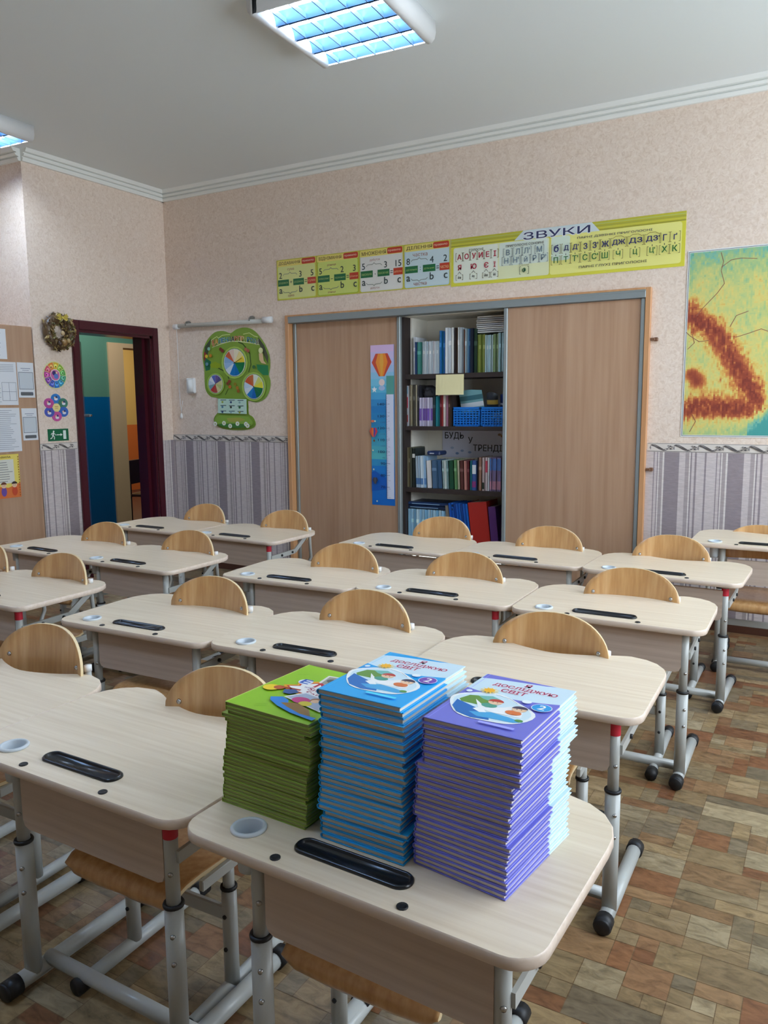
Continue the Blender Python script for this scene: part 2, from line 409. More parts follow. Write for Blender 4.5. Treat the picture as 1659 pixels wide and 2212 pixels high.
for nm, z0, z1, mm in (('leaf_upper', 1.43, DZ-.03, M_teal), ('leaf_lower', .01, 1.43, M_blue)):
    mb = MB(); mb.box(0, .68, -.02, .02, z0, z1, mat=lm); obj(nm, mb, mm, d)
mb = MB(); mb.rbox(.677, .683, -.011, .011, 1.13, 1.42, .002, mat=lm); obj('lock_plate', mb, M_chrome, d)
mb = MB(); mb.cyl(lm @ Vector((.63, -.02, 1.27)), lm @ Vector((.63, -.06, 1.27)), .012); mb.cyl(lm @ Vector((.63, -.06, 1.27)), lm @ Vector((.73, -.06, 1.27)), .009); obj('door_handle', mb, M_chrome, d)
# corridor beyond the door
KX = -7.05
cw = bpy.data.objects.new('wall_corridor', None); C.objects.link(cw); struct(cw)
def slab(nm, boxes, mm, par=cw):
    mb = MB()
    for b in boxes: mb.box(*b)
    return obj(nm, mb, mm, par)
slab('wall_upper_green', [(KX-.2, KX, 3.76, 6.15, 1.45, 2.9), (KX-.2, KX, 6.15, 7.3, 2.05, 2.9), (KX-.2, KX, 7.3, 11.5, 1.45, 2.9), (KX, X0-WT, 8.8, 9, 1.45, 2.9), (KX, X0-WT, 3.76, 3.86, 1.45, 2.9)], M_teal)
slab('wall_lower_blue', [(KX-.2, KX, 3.76, 6.15, 0, 1.45), (KX-.2, KX, 7.3, 11.5, 0, 1.45), (KX, X0-WT, 8.8, 9, 0, 1.45), (KX, X0-WT, 3.76, 3.86, 0, 1.45)], M_blue)
slab('wall_inner', [(X0-WT, X0-WT+.005, Y1, 9, 0, 2.9)], M_teal)
slab('corridor_ceiling', [(-10, X0-WT, 3.76, 11.5, 2.9, 3.0)], M_ceil)
slab('corridor_floor', [(-10, X0-WT, 3.76, 11.5, -.05, -.001)], M_base)
slab('doorway_casing', [(KX-.22, KX+.02, 6.15, 6.36, 0, 2.05), (KX-.22, KX+.02, 6.36, 7.3, 2.0, 2.05)], M_beige)
slab('far_wall_yellow', [(-9.9, -9.8, 3.76, 11.5, 1.05, 2.9), (-9.8, KX-.2, 11.3, 11.5, 1.05, 2.9)], M_yellow)
slab('far_wall_orange', [(-9.9, -9.8, 3.76, 11.5, 0, 1.05), (-9.8, KX-.2, 11.3, 11.5, 0, 1.05)], M_orange)
slab('side_wall', [(-9.8, KX-.2, 3.66, 3.76, 0, 2.9)], M_yellow)
l = bpy.data.lights.new('corridor_fill_light', 'AREA'); l.size = .5; l.energy = 22; l.color = (1, .95, .88)  # unseen fill light, added to brighten the corridor
o = bpy.data.objects.new('corridor_fill_light', l); C.objects.link(o); o.location = (-6.2, 5.6, 2.85)
l = bpy.data.lights.new('far_room_fill_light', 'AREA'); l.size = .8; l.energy = 30; l.color = (1, .93, .82)  # another added fill, no fixture, to lift the room across the corridor
o = bpy.data.objects.new('far_room_fill_light', l); C.objects.link(o); o.location = (-8.5, 8.2, 2.85)

# ------------------------------------------------------------------ school desk
def smooth_loop(pts, n=4):
    out = []; L = len(pts)
    for i in range(L):
        p0, p1, p2, p3 = (Vector(pts[(i+k) % L]) for k in (-1, 0, 1, 2))
        for k in range(n):
            t = k/n
            out.append(tuple(.5*((2*p1)+(p2-p0)*t+(2*p0-5*p1+4*p2-p3)*t*t+(3*p1-p0-3*p2+p3)*t*t*t)))
    return out
def inset(loop, e):
    n = len(loop); out = []
    for i in range(n):
        a = Vector(loop[i-1]); b = Vector(loop[(i+1) % n]); t = (b-a); t = t.normalized() if t.length > 1e-9 else Vector((1, 0))
        out.append((loop[i][0]-t.y*e, loop[i][1]+t.x*e))
    return out
OU, OV = .35, .25
def top_outline():
    r = .055; near = []
    for k in range(7):
        a = math.radians(270+15*k); near.append((.70-r+r*math.cos(a), r+r*math.sin(a)))
    right = [(.70, .12), (.70, .2), (.70, .28), (.70, .345), (.697, .385), (.685, .422), (.66, .458), (.625, .482), (.58, .492)]
    far = smooth_loop([(.62, .485), (.58, .494), (.535, .482), (.46, .447), (.35, .422), (.24, .447), (.165, .482), (.12, .494), (.08, .485)], 4)[4:-8]
    pts = near+right[:-1]+far
    left = [(.70-x, y) for x, y in right[:-1]][::-1]
    pts += left+[(.70-x, y) for x, y in near][::-1]
    out = [pts[0]]
    for p in pts[1:]:
        if math.hypot(p[0]-out[-1][0], p[1]-out[-1][1]) > .004: out.append(p)
    return [(x-OU, y-OV) for x, y in out]
def stadium(cx, cy, hx, hy, r, n=6):
    p = []
    for sx, sy, a in ((1, -1, -90), (1, 1, 0), (-1, 1, 90), (-1, -1, 180)):
        for k in range(n+1):
            t = math.radians(a+90*k/n); p.append((cx+sx*(hx-r)+r*math.cos(t), cy+sy*(hy-r)+r*math.sin(t)))
    return p
OUT = top_outline()
CUPC = (.119-OU, .069-OV); TRAYC = ((.2264+.4611)/2-OU, .0758-OV); TRAYH = ((.4611-.2264)/2, .0235)
TH = .021
def desktop_mesh():
    mb = MB()
    h1 = [(CUPC[0]+.027*math.cos(-2*PI*i/24), CUPC[1]+.027*math.sin(-2*PI*i/24)) for i in range(24)]
    h2 = stadium(*TRAYC, TRAYH[0]-.004, TRAYH[1]-.004, .017)[::-1]
    o_in = inset(OUT, .0025)
    for z, flip in ((0, False), (-TH, True)):
        loops = [o_in, h1, h2]; flat = [p for L in loops for p in L]
        tris = tessellate_polygon([[Vector((x, y, 0)) for x, y in L] for L in loops])
        b = len(mb.v); mb.v.extend((x, y, z) for x, y in flat)
        for t in tris:
            a, bb, c = [Vector((*flat[i], 0)) for i in t]
            up = (bb-a).cross(c-a).z > 0
            t = list(t) if up != flip else list(t)[::-1]
            mb.face([b+i for i in t])
    mb.mi = 1; mb.smooth = True
    mb.loft([[(x, y, -TH) for x, y in o_in], [(x, y, -TH+.0025) for x, y in OUT], [(x, y, -.0025) for x, y in OUT], [(x, y, 0) for x, y in o_in]], cap0=False, cap1=False)
    mb.smooth = False
    for hh in (h1, h2): mb.loft([[(x, y, -TH) for x, y in hh], [(x, y, 0) for x, y in hh]], cap0=False, cap1=False)
    return mesh('desktop', mb, [M_desk, M_edge])
def cup_mesh():
    mb = MB(); mb.smooth = True
    mb.lathe([(.0215, -.078), (.0225, -.07), (.0245, -TH-.001), (.0250, -TH), (.0262, -.001), (.0335, .0), (.034, .003), (.032, .0055), (.0275, .006), (.0262, .0035), (.0225, -.03), (.0205, -.07), (.0, -.07)], *CUPC, n=28, cap0=True)
    return mesh('cup_holder', mb, M_cup)
def tray_mesh():
    mb = MB(); mb.smooth = False
    rg = []
    for e, z in ((0, .0), (.0, .003), (.003, .0065), (.006, .0055), (.0085, -.006), (.012, -.011)):
        rg.append([(x, y, z) for x, y in stadium(*TRAYC, TRAYH[0]-e, TRAYH[1]-e, max(.0225-e, .006))])
    mb.smooth = True; mb.loft(rg, cap0=True)
    mb.smooth = False
    mb.box(TRAYC[0]-.09, TRAYC[0]+.095, TRAYC[1]-.0015, TRAYC[1]+.0015, -.011, -.006)
    return mesh('pencil_tray', mb, M_tray)
def bolt_mesh(u):
    mb = MB(); mb.smooth = True
    mb.lathe([(.0095, 0), (.0095, .002), (.0075, .003), (.0065, .0015), (.003, .0025), (0, .0025)], u-OU, .0214-OV, n=14); return mesh('bolt_cap', mb, M_rubber)
ME = dict(top=desktop_mesh(), cup=cup_mesh(), tray=tray_mesh(), b1=bolt_mesh(.2213), b2=bolt_mesh(.4747))
LEGU = (.158, .63); LEGV = .05
def panel_mb(z1, z0):
    r = .018; p = [(.182, z1), (.182, z0+r), (.182+r*.3, z0+r*.3), (.182+r, z0), (.622-r, z0), (.622-r*.3, z0+r*.3), (.622, z0+r), (.622, z1)]
    mb = MB(); mb.loft([[(x-OU, y-OV, z) for x, z in p] for y in (.052, .036)]); return mb
def make_desk(h, red=False, gap=0.0, ringz=None, marks=True):
    """h = height of desk top; origin on the floor under the desk's centre"""
    t = bpy.data.objects.new('school_desk', None); C.objects.link(t); t.empty_display_size = .1
    top = obj('desktop', ME['top'], None, t, (0, 0, h))
    obj('cup_holder', ME['cup'], None, t, (0, 0, h)); obj('pencil_tray', ME['tray'], None, t, (0, 0, h))
    obj('bolt_cap', ME['b1'], None, t, (0, 0, h)); obj('bolt_cap', ME['b2'], None, t, (0, 0, h))
    obj('front_panel', panel_mb(h-TH-.002-gap, h-.165-gap*.6), M_desk_shaded, t)
    rz = ringz or h-.225
    for u in LEGU:
        x, y = u-OU, LEGV-OV
        mb = MB(); mb.smooth = True; mb.cyl((x, y, .03), (x, y, rz), .0195, n=18, sx=1.0); leg = obj('leg', mb, M_metal, t)
        mb = MB(); mb.smooth = True; mb.cyl((x, y, rz-.02), (x, y, h-TH), .0145, n=16); obj('inner_tube', mb, M_metal, leg)
        mb = MB(); mb.smooth = True; mb.lathe([(.0152, rz-.002), (.0212, rz-.004), (.0222, rz), (.0205, rz+.004), (.0152, rz+.003)], x, y, n=18); obj('rubber_ring', mb, M_rubber, leg)
        if red and u > .5:
            mb = MB(); mb.smooth = True; mb.cyl((x, y, h-TH-.045), (x, y, h-TH-.012), .0153, n=16, cap=False); obj('red_tape', mb, M_red, leg)['label'] = 'red tape band'
        for z in (rz+.07, rz-.06, rz-.12):
            rr = .0145 if z > rz else .0195
            mb = MB(); mb.smooth = True; mb.cyl((x+rr*.5, y-rr*.8, z), (x+rr*.62, y-rr*1.02, z), .0058, .0042, n=8); obj('screw', mb, M_chrome, leg)
        mb = MB(); mb.smooth = True; mb.cyl((x, -.005-OV, .026), (x, .375-OV, .026), .0195, n=16); ft = obj('foot', mb, M_metal, t)
        for y0, y1 in ((-.03, .01), (.36, .40)):
            mb = MB(); mb.smooth = True; m0, m1 = (y0+.005, y1) if y0 < 0 else (y0, y1-.005); mb.cyl((x, m0-OV, .0245), (x, m1-OV, .0245), .0235, n=16)
            e0, e1 = (m0, y0) if y0 < 0 else (m1, y1); mb.cyl((x, e0-OV, .0245), (x, e1-OV, .0245), .0235, .019, n=16); obj('foot_cap', mb, M_rubber, ft)
        # bent flat arm that carries the rear of the top
        s = 1 if u > .5 else -1; mb = MB(); pr = [(.05, h-.105), (.27, h-.098), (.385, h-TH)]
        for (a, za), (b, zb) in zip(pr, pr[1:]):
            d = Vector((0, b-a, zb-za)); L = d.length; m4 = Matrix.Translation((x+s*.017, a-OV, za)) @ Matrix.Rotation(math.atan2(zb-za, b-a), 4, 'X')
            mb.box(-.004, .004, 0, L, -.013, .013, mat=m4)
        arm = obj('support_arm', mb, M_metal, t)
        for yy, zz in ((.24, h-.099), (.14, h-.102)):
            mb = MB(); mb.smooth = True; mb.cyl((x+s*.02, yy-OV, zz), (x+s*.027, yy-OV, zz), .007, n=8); obj('arm_bolt', mb, M_rubber, arm)
    mb = MB(); mb.smooth = True; mb.cyl((LEGU[0]-OU, .092-OV, .04), (LEGU[1]-OU, .092-OV, .04), .0165, n=16); obj('crossbar', mb, M_metal, t)
    return t
def place_desk(key, label, x, y, th, z, red=False, gap=0.0, ringz=None):
    t = make_desk(z, red, gap, ringz)
    c, s = math.cos(th), math.sin(th)
    t.location = (x+c*OU-s*OV, y+s*OU+c*OV, 0); t.rotation_euler = (0, 0, th)
    return tag(t, label, 'desk', 'school desks in rows')
DESKS = [
 ('1a', 'light wood school desk carrying the three stacks of textbooks', -1.008, .973, -.041, .576, False),
 ('1b', 'light wood school desk beside the textbook desk, its chair with seat pushed under', -1.718, .992, -.007, .569, True),
 ('1c', 'light wood school desk of the front row cut off by the left picture edge', -2.423, .994, -.006, .566, False),
 ('2a', 'light wood school desk straight behind the purple textbook stack', -1.064, 1.867, .011, .576, True),
 ('2b', 'light wood school desk behind the green textbook stack, middle of second row', -1.765, 1.874, .045, .566, False),
 ('2c', 'light wood school desk at left end of the three-desk second row', -2.464, 1.835, .04, .564, False),
 ('2d', 'light wood desk in the left block with red-taped leg and bent arm exposed', -3.416, 1.870, -.013, .569, True),
 ('2e', 'light wood school desk out of frame beside the left block', -4.124, 1.872, -.01, .569, False),
 ('3a', 'light wood school desk at right end of third row, untaped right leg', -1.033, 2.742, .012, .572, False),
 ('3b', 'light wood school desk in the middle of the third row', -1.739, 2.746, .016, .570, True),
 ('3c', 'light wood school desk at left end of the three-desk third row', -2.440, 2.700, .045, .565, False),
 ('3d', 'light wood desk, right one of the middle pair in the left block', -3.365, 2.620, -.015, .573, False),
 ('3e', 'light wood desk, left one of the middle pair in the left block', -4.074, 2.666, -.034, .569, False),
 ('4a', 'light wood desk at right end of rear row, red tape on its leg', -.995, 3.571, -.032, .574, True),
 ('4b', 'light wood school desk in the middle of the rear row', -1.698, 3.612, -.019, .570, False),
 ('4c', 'light wood school desk before the open bookshelves of the wardrobe', -2.404, 3.630, -.007, .566, False),
 ('4d', 'light wood desk of the pair by the wall calendar, right one, red tape', -3.430, 3.506, -.031, .569, True),
 ('4e', 'light wood desk of the pair by the wall calendar, left one, nearest doorway', -4.140, 3.502, -.001, .569, False),
 ('5a', 'light wood desk standing alone under the wall map', -.600, 4.108, 0, .645, False),
]
desk = {}
for k, lab, x, y, th, z, red in DESKS:
    gap = {'4a': .02, '4b': .012, '4c': .012, '5a': .055}.get(k, 0)
    rz = {'1a': .392, '1b': .36, '2a': .36, '3a': .335, '4a': .329}.get(k)
    desk[k] = place_desk(k, lab, x, y, th, z, red, gap, rz)

# ------------------------------------------------------------------ school chair
def backrest_mesh():
    hw = .185; mb = MB(); z0, z1 = .505, .685
    prof = []                                      # outline, x against z
    for k in range(5): a = math.radians(-90+22.5*k); prof.append((hw-.035+.035*math.cos(a), z0+.035+.035*math.sin(a)))
    for k in range(1, 13):
        a = math.radians(90*k/12); prof.append((hw*math.cos(a)**.86, .566+(z1-.566)*math.sin(a)**.97))
    right = prof; left = [(-x, z) for x, z in prof[:-1]][::-1]
    # rows of equal z: build as grid between left and right edge
    rows = [(z, x) for x, z in right]; nxs = 12; T = .0095
    def pos(x, z, off):
        yb = -.045*(x/hw)**2-.16*(.685-z)*.55+.02; return (x, yb+off, z)
    def shell(off): return [[pos(x*(2*i/nxs-1), z, off) for i in range(nxs+1)] for z, x in rows]
    A = shell(0); Bk = shell(T); n = nxs+1; b = len(mb.v)
    for G in (A, Bk):
        for r in G: mb.v.extend(r)
    R = len(rows); mb.smooth = True
    for r in range(R-1):
        for i in range(nxs):
            a = b+r*n+i; mb.face([a, a+1, a+n+1, a+n]); c = a+R*n; mb.face([c+n, c+n+1, c+1, c])
    mb.mi = 1; mb.smooth = False
    for r in range(R-1):
        a = b+r*n; c = a+R*n; mb.face([a+n, c+n, c, a]); a = b+r*n+nxs; c = a+R*n; mb.face([a, c, c+n, a+n])
    for i in range(nxs): a = b+i; c = a+R*n; mb.face([a, c, c+1, a+1])
    return mesh('backrest', mb, [M_ply, M_plyedge])
def seat_mesh():
    mb = MB(); prof = [(-.375, .296), (-.384, .308), (-.386, .322), (-.38, .336), (-.366, .346), (-.345, .351), (-.3, .352), (-.22, .347), (-.14, .344), (-.07, .347), (-.025, .356)]
    T = .009; n = len(prof)
    xs = [-.162, -.154, -.135, -.07, 0, .07, .135, .154, .162]
    def row(x, off):
        out = []
        for k, (y, z) in enumerate(prof):
            a = Vector(prof[max(k-1, 0)]); c = Vector(prof[min(k+1, n-1)]); t = (c-a).normalized(); e = abs(x)
            yy = y
            if e > .153 and k == n-1: yy -= .02
            zz = z
            if k < 3 and e > .13: zz += (e-.13)*(1.0-.33*k)*.9
            out.append((x, yy+t.y*off, zz-t.x*off))
        return out
    up = [row(x, 0) for x in xs]; dn = [row(x, T) for x in xs]; b = len(mb.v)
    for G in (up, dn):
        for r in G: mb.v.extend(r)
    R = len(xs); mb.smooth = True
    for r in range(R-1):
        for i in range(n-1):
            a = b+r*n+i; mb.face([a, a+n, a+n+1, a+1]); c = a+R*n; mb.face([c, c+1, c+n+1, c+n])
    mb.mi = 1; mb.smooth = False
    for r in range(R-1):
        a = b+r*n; c = a+R*n; mb.face([a, c, c+n, a+n]); a += n-1; c += n-1; mb.face([a+n, c+n, c, a])
    for i in range(n-1):
        a = b+i; c = a+R*n; mb.face([a, a+1, c+1, c]); a += (R-1)*n; c += (R-1)*n; mb.face([a+1, a, c, c+1])
    return mesh('seat', mb, [M_ply, M_plyedge])
def make_chair():
    t = bpy.data.objects.new('school_chair', None); C.objects.link(t); t.empty_display_size = .1
    br = obj('backrest', backrest_mesh(), None, t)
    for s in (-1, 1):
        mb = MB(); mb.smooth = True; y = -.045*(.15/.185)**2-.0090+.02
        mb.cyl((s*.15, y, .583), (s*.15, y-.005, .583), .008, .0055, n=10); obj('rivet', mb, M_chrome, br)
    obj('seat', seat_mesh(), None, t)
    for s in (-1, 1):
        x = s*.155
        mb = MB(); mb.smooth = True; mb.cyl((x, -.36, .022), (x, .03, .022), .0165, n=14); ft = obj('foot', mb, M_metal, t)
        for a, bb in ((-.385, -.345), (.015, .055)):
            mb = MB(); mb.smooth = True; mb.cyl((x, a, .0215), (x, bb, .0215), .0205, n=14); obj('foot_cap', mb, M_rubber, ft)
        mb = MB(); mb.smooth = True; mb.cyl((x, -.205, .03), (x, -.205, .265), .0175, n=14); po = obj('post', mb, M_metal, t)
        mb = MB(); mb.smooth = True; mb.cyl((x, -.205, .25), (x, -.205, .325), .0135, n=14); obj('inner_tube', mb, M_metal, po)
        mb = MB(); mb.smooth = True; mb.lathe([(.014, .264), (.0192, .262), (.02, .266), (.0185, .27), (.014, .269)], x, -.205, n=14); obj('rubber_ring', mb, M_rubber, po)
        for z in (.2, .12):
            mb = MB(); mb.smooth = True; mb.cyl((x, -.205-.016, z), (x, -.205-.0205, z), .005, n=8); obj('screw', mb, M_rubber, po)
        xr = s*.169
        mb = MB(); mb.rbox(xr-.0065, xr+.0065, -.31, -.03, .318, .342, .002); mb.box(min(x, xr), max(x, xr), -.215, -.195, .318, .326); rl = obj('seat_rail', mb, M_metal, t)
        mb = MB(); mb.smooth = True; mb.cyl((s*.135, -.2, .346), (s*.135, -.2, .3495), .007, n=10); obj('seat_bolt', mb, M_rubber, rl)
        mb = MB(); mb.smooth = True; xo = s*.172
        mb.tube([(x, -.06, .328), (s*.165, -.02, .345), (xo, .012, .40), (xo, .004, .50), (xo, .003, .575)], .0095, n=10); bt = obj('back_tube', mb, M_metal, t)
        mb = MB(); mb.smooth = True; mb.cyl((xo, .003, .57), (xo, .003, .588), .0115, n=10); obj('tube_cap', mb, M_white, bt)
    mb = MB(); mb.rbox(-.155, .155, -.212, -.198, .18, .215, .003); obj('crossbar', mb, M_metal, t)
    return t
CH = [
 ('1a', 'plywood school chair whose seat shows below the textbook desk', -.672, 1.44, .0),
 ('1b', 'plywood school chair just left of the green textbook stack', -1.286, 1.445, .02),
 ('1c', 'plywood school chair with tall curved back near the left picture edge', -2.044, 1.488, .03),
 ('2a', 'plywood school chair behind the desk that stands behind the purple stack', -.732, 2.337, .03),
 ('2b', 'plywood school chair behind the middle desk of the second row', -1.404, 2.326, .02),
 ('2c', 'plywood school chair behind the left desk of the second row', -2.052, 2.24, .05),
 ('2d', 'plywood school chair with bluish sheen behind the front desk of left block', -2.994, 2.295, .0),
 ('2e', 'plywood school chair of which only one back edge enters at the left', -3.55, 2.30, .0),
 ('3a', 'plywood school chair behind the right desk of the third row', -.659, 3.136, .03),
 ('3b', 'plywood school chair behind the middle desk of the third row', -1.385, 3.148, .02),
 ('3c', 'plywood school chair behind the left desk of the third row', -1.978, 3.091, .04),
 ('3d', 'plywood school chair behind the right desk of the left block middle pair', -2.936, 3.048, .0),
 ('3e', 'plywood school chair behind the left desk of the left block middle pair', -3.591, 3.057, -.02),
 ('4a', 'plywood school chair in front of the right wardrobe door edge', -.660, 4.023, .0),
 ('4b', 'plywood school chair in front of the middle of the right wardrobe door', -1.282, 4.029, .0),
 ('4c', 'pale plywood school chair in front of the open bookshelves', -1.95, 4.10, .03),
 ('4d', 'plywood school chair beside the left edge of the wardrobe', -2.962, 3.93, .0),
 ('4e', 'plywood school chair against the striped wall below the calendar', -3.644, 3.95, -.02),
 ('5a', 'plywood school chair at the lone desk under the map', -.295, 4.56, .0),
]
proto = make_chair(); first = True
for k, lab, x, y, rz in CH:
    t = proto if first else copy_tree(proto); first = False
    t.location = (x, y, 0); t.rotation_euler = (0, 0, rz); tag(t, lab, 'chair', 'plywood school chairs')

# ------------------------------------------------------------------ textbooks on the front desk
ORD = ['top', 'second', 'third', 'fourth', 'fifth', 'sixth', 'seventh', 'eighth', 'ninth', 'tenth', 'eleventh', 'twelfth', 'thirteenth', 'fourteenth', 'fifteenth', 'sixteenth', 'seventeenth', 'eighteenth', 'nineteenth', 'twentieth', 'twenty-first', 'twenty-second', 'twenty-third', 'twenty-fourth', 'twenty-fifth', 'twenty-sixth', 'twenty-seventh', 'twenty-eighth', 'twenty-ninth', 'thirtieth']
def hardcover(w, h, t, base, light):
    """spine at -x, bottom edge at -y; boards and rounded spine"""
    mb = MB(); bt = .0019; y1 = -h/2+h*.66
    for z in (0, t-bt):
        mb.col = base; mb.rbox(-w/2+.004, w/2, -h/2, y1, z, z+bt, .0006)
        mb.col = light; mb.rbox(-w/2+.004, w/2, y1, h/2, z, z+bt, .0006)
    n = 6
    for ya, yb, c in ((-h/2, y1, base), (y1, h/2, light)):
        mb.col = c; mb.smooth = True
        o = [(-w/2+.006-(t/2)*math.cos(math.radians(-90+180*k/n)), t/2+t/2*math.sin(math.radians(-90+180*k/n))) for k in range(n+1)]
        i = [(-w/2+.006-(t/2-.0015)*math.cos(math.radians(-90+180*k/n)), t/2+(t/2-.0015)*math.sin(math.radians(-90+180*k/n))) for k in range(n+1)]
        ring = o+i[::-1]; mb.loft([[(x, yy, z) for x, z in ring] for yy in (yb, ya)]); mb.smooth = False
    return mb
def pages_mb(w, h, t, bt=.0019, rc=.0035):
    mb = MB(); mb.box(-w/2+.004, w/2-rc, -h/2+rc*.8, h/2-rc, bt, t-bt); return mb
def swoosh_cover(w, h, z, base, light, badge):
    p = Pr((0, 0, z), (1, 0, 0), (0, 1, 0), step=.00006)
    e = .001; X0_, X1_, Yb, Yt = -w/2+.006, w/2-e, -h/2+e, h/2-e
    p.rect(X0_, Yb, X1_, Yt, base)
    def uv(u, v): return (X0_+u*(X1_-X0_), Yb+v*(Yt-Yb))
    N = 10
    lo = [uv(i/N, .66-.075*math.sin(PI*min(1, i/N*1.0))*.9+.02*i/N) for i in range(N+1)]
    hi = [uv(i/N, min(1.0, .90+.10*(i/N)**.7 if i < 8 else 1.0)) for i in range(N+1)]
    p.shape(lo+hi[::-1], light)
    p.shape([uv(0, .95), uv(.15, .955), uv(.45, .985), uv(.62, 1), uv(0, 1)], base)
    p.line([uv(.035, .0), uv(.035, 1)], .0008, tuple(min(255, c+40) for c in base))
    red, ol = (168, 52, 96), (255, 240, 248)
    for t_, cu, cv, hh, ww in (('Я', .53, .875, .015, None), ('ДОСЛІДЖУЮ', .54, .785, .0155, .118), ('СВІТ', .47, .70, .0155, .046)):
        x, y = uv(cu, cv); p.ctext(t_, x, y, hh, red, ww, bold=.07, outline=ol, ow=.10)
    # picture blob with white rim
    def blob(k, col):
        pts = []
        for a in range(0, 360, 12):
            r = math.radians(a); rx = .40*(1+.07*math.cos(2*r)+.05*math.sin(3*r)); ry = .225*(1+.10*math.cos(3*r+.6))
            pts.append(uv(.44+k*rx*math.cos(r), .375+k*ry*math.sin(r)-.045*math.cos(r)))
        p.shape(pts, col)
    blob(1.09, (248, 253, 255)); blob(1.0, (214, 238, 250))
    p.shape([uv(.07, .42), uv(.12, .52), uv(.24, .55), uv(.34, .50), uv(.40, .44), (uv(.30, .38)), uv(.12, .38)], (104, 150, 60))
    p.shape([uv(.2, .54), uv(.34, .58), uv(.46, .54), uv(.38, .48), uv(.28, .5)], (120, 190, 180))
    p.shape([uv(.06, .40), uv(.09, .28), uv(.20, .19), uv(.38, .15), uv(.56, .17), uv(.5, .26), uv(.34, .32), uv(.2, .36)], (24, 110, 190))
    p.shape([uv(.3, .24), uv(.42, .19), uv(.55, .2), uv(.78, .21), uv(.86, .25), uv(.7, .28), uv(.5, .3)], (70, 170, 225))
    p.shape([uv(.22, .47), uv(.34, .33), uv(.5, .3), uv(.8, .31), uv(.76, .42), uv(.62, .47), uv(.55, .42), uv(.4, .36)], (248, 250, 252))
    p.shape([uv(.3, .3), uv(.36, .36), uv(.46, .28), uv(.4, .26)], (250, 252, 255))
    p.disc(*uv(.81, .26), .007, (86, 150, 70), .005)
    # two generic children: hair/hat, face, jacket
    for cx, cy, hat, jack in ((.43, .48, (196, 60, 50), (80, 160, 140)), (.71, .44, (60, 50, 80), (226, 120, 60))):
        p.disc(*uv(cx-.02, cy-.075), .014, jack, .009); p.disc(*uv(cx, cy), .0125, (246, 206, 170), .011)
        x, y = uv(cx, cy); p.disc(x, y+.002, .0135, hat, .0115, a0=10, a1=190); p.disc(x-.004, y-.001, .0013, (50, 40, 40)); p.disc(x+.004, y-.001, .0013, (50, 40, 40))
    x, y = uv(.245, .66)
    for a in range(0, 360, 30): p.line([(x, y), (x+.0155*math.cos(math.radians(a)), y+.0135*math.sin(math.radians(a)))], .0026, (250, 214, 110))
    p.disc(x, y, .0098, (252, 186, 40))
    p.disc(*uv(.07, .58), .0055, (235, 248, 255)); p.disc(*uv(.70, .59), .0085, (240, 250, 255), .007)
    p.line([uv(.36, .6), uv(.52, .58), uv(.64, .52)], .0008, (90, 110, 140))
    x, y = uv(.885, .535); p.disc(x, y, .0175, (235, 240, 255), .0165); p.disc(x, y, .0162, badge, .0152); p.ctext('2', x, y-.0085, .018, (255, 255, 255), bold=.06)
    p.rrect(*uv(.50, .085), *uv(.86, .115), .0022, tuple(min(255, c+55) for c in base))
    return p
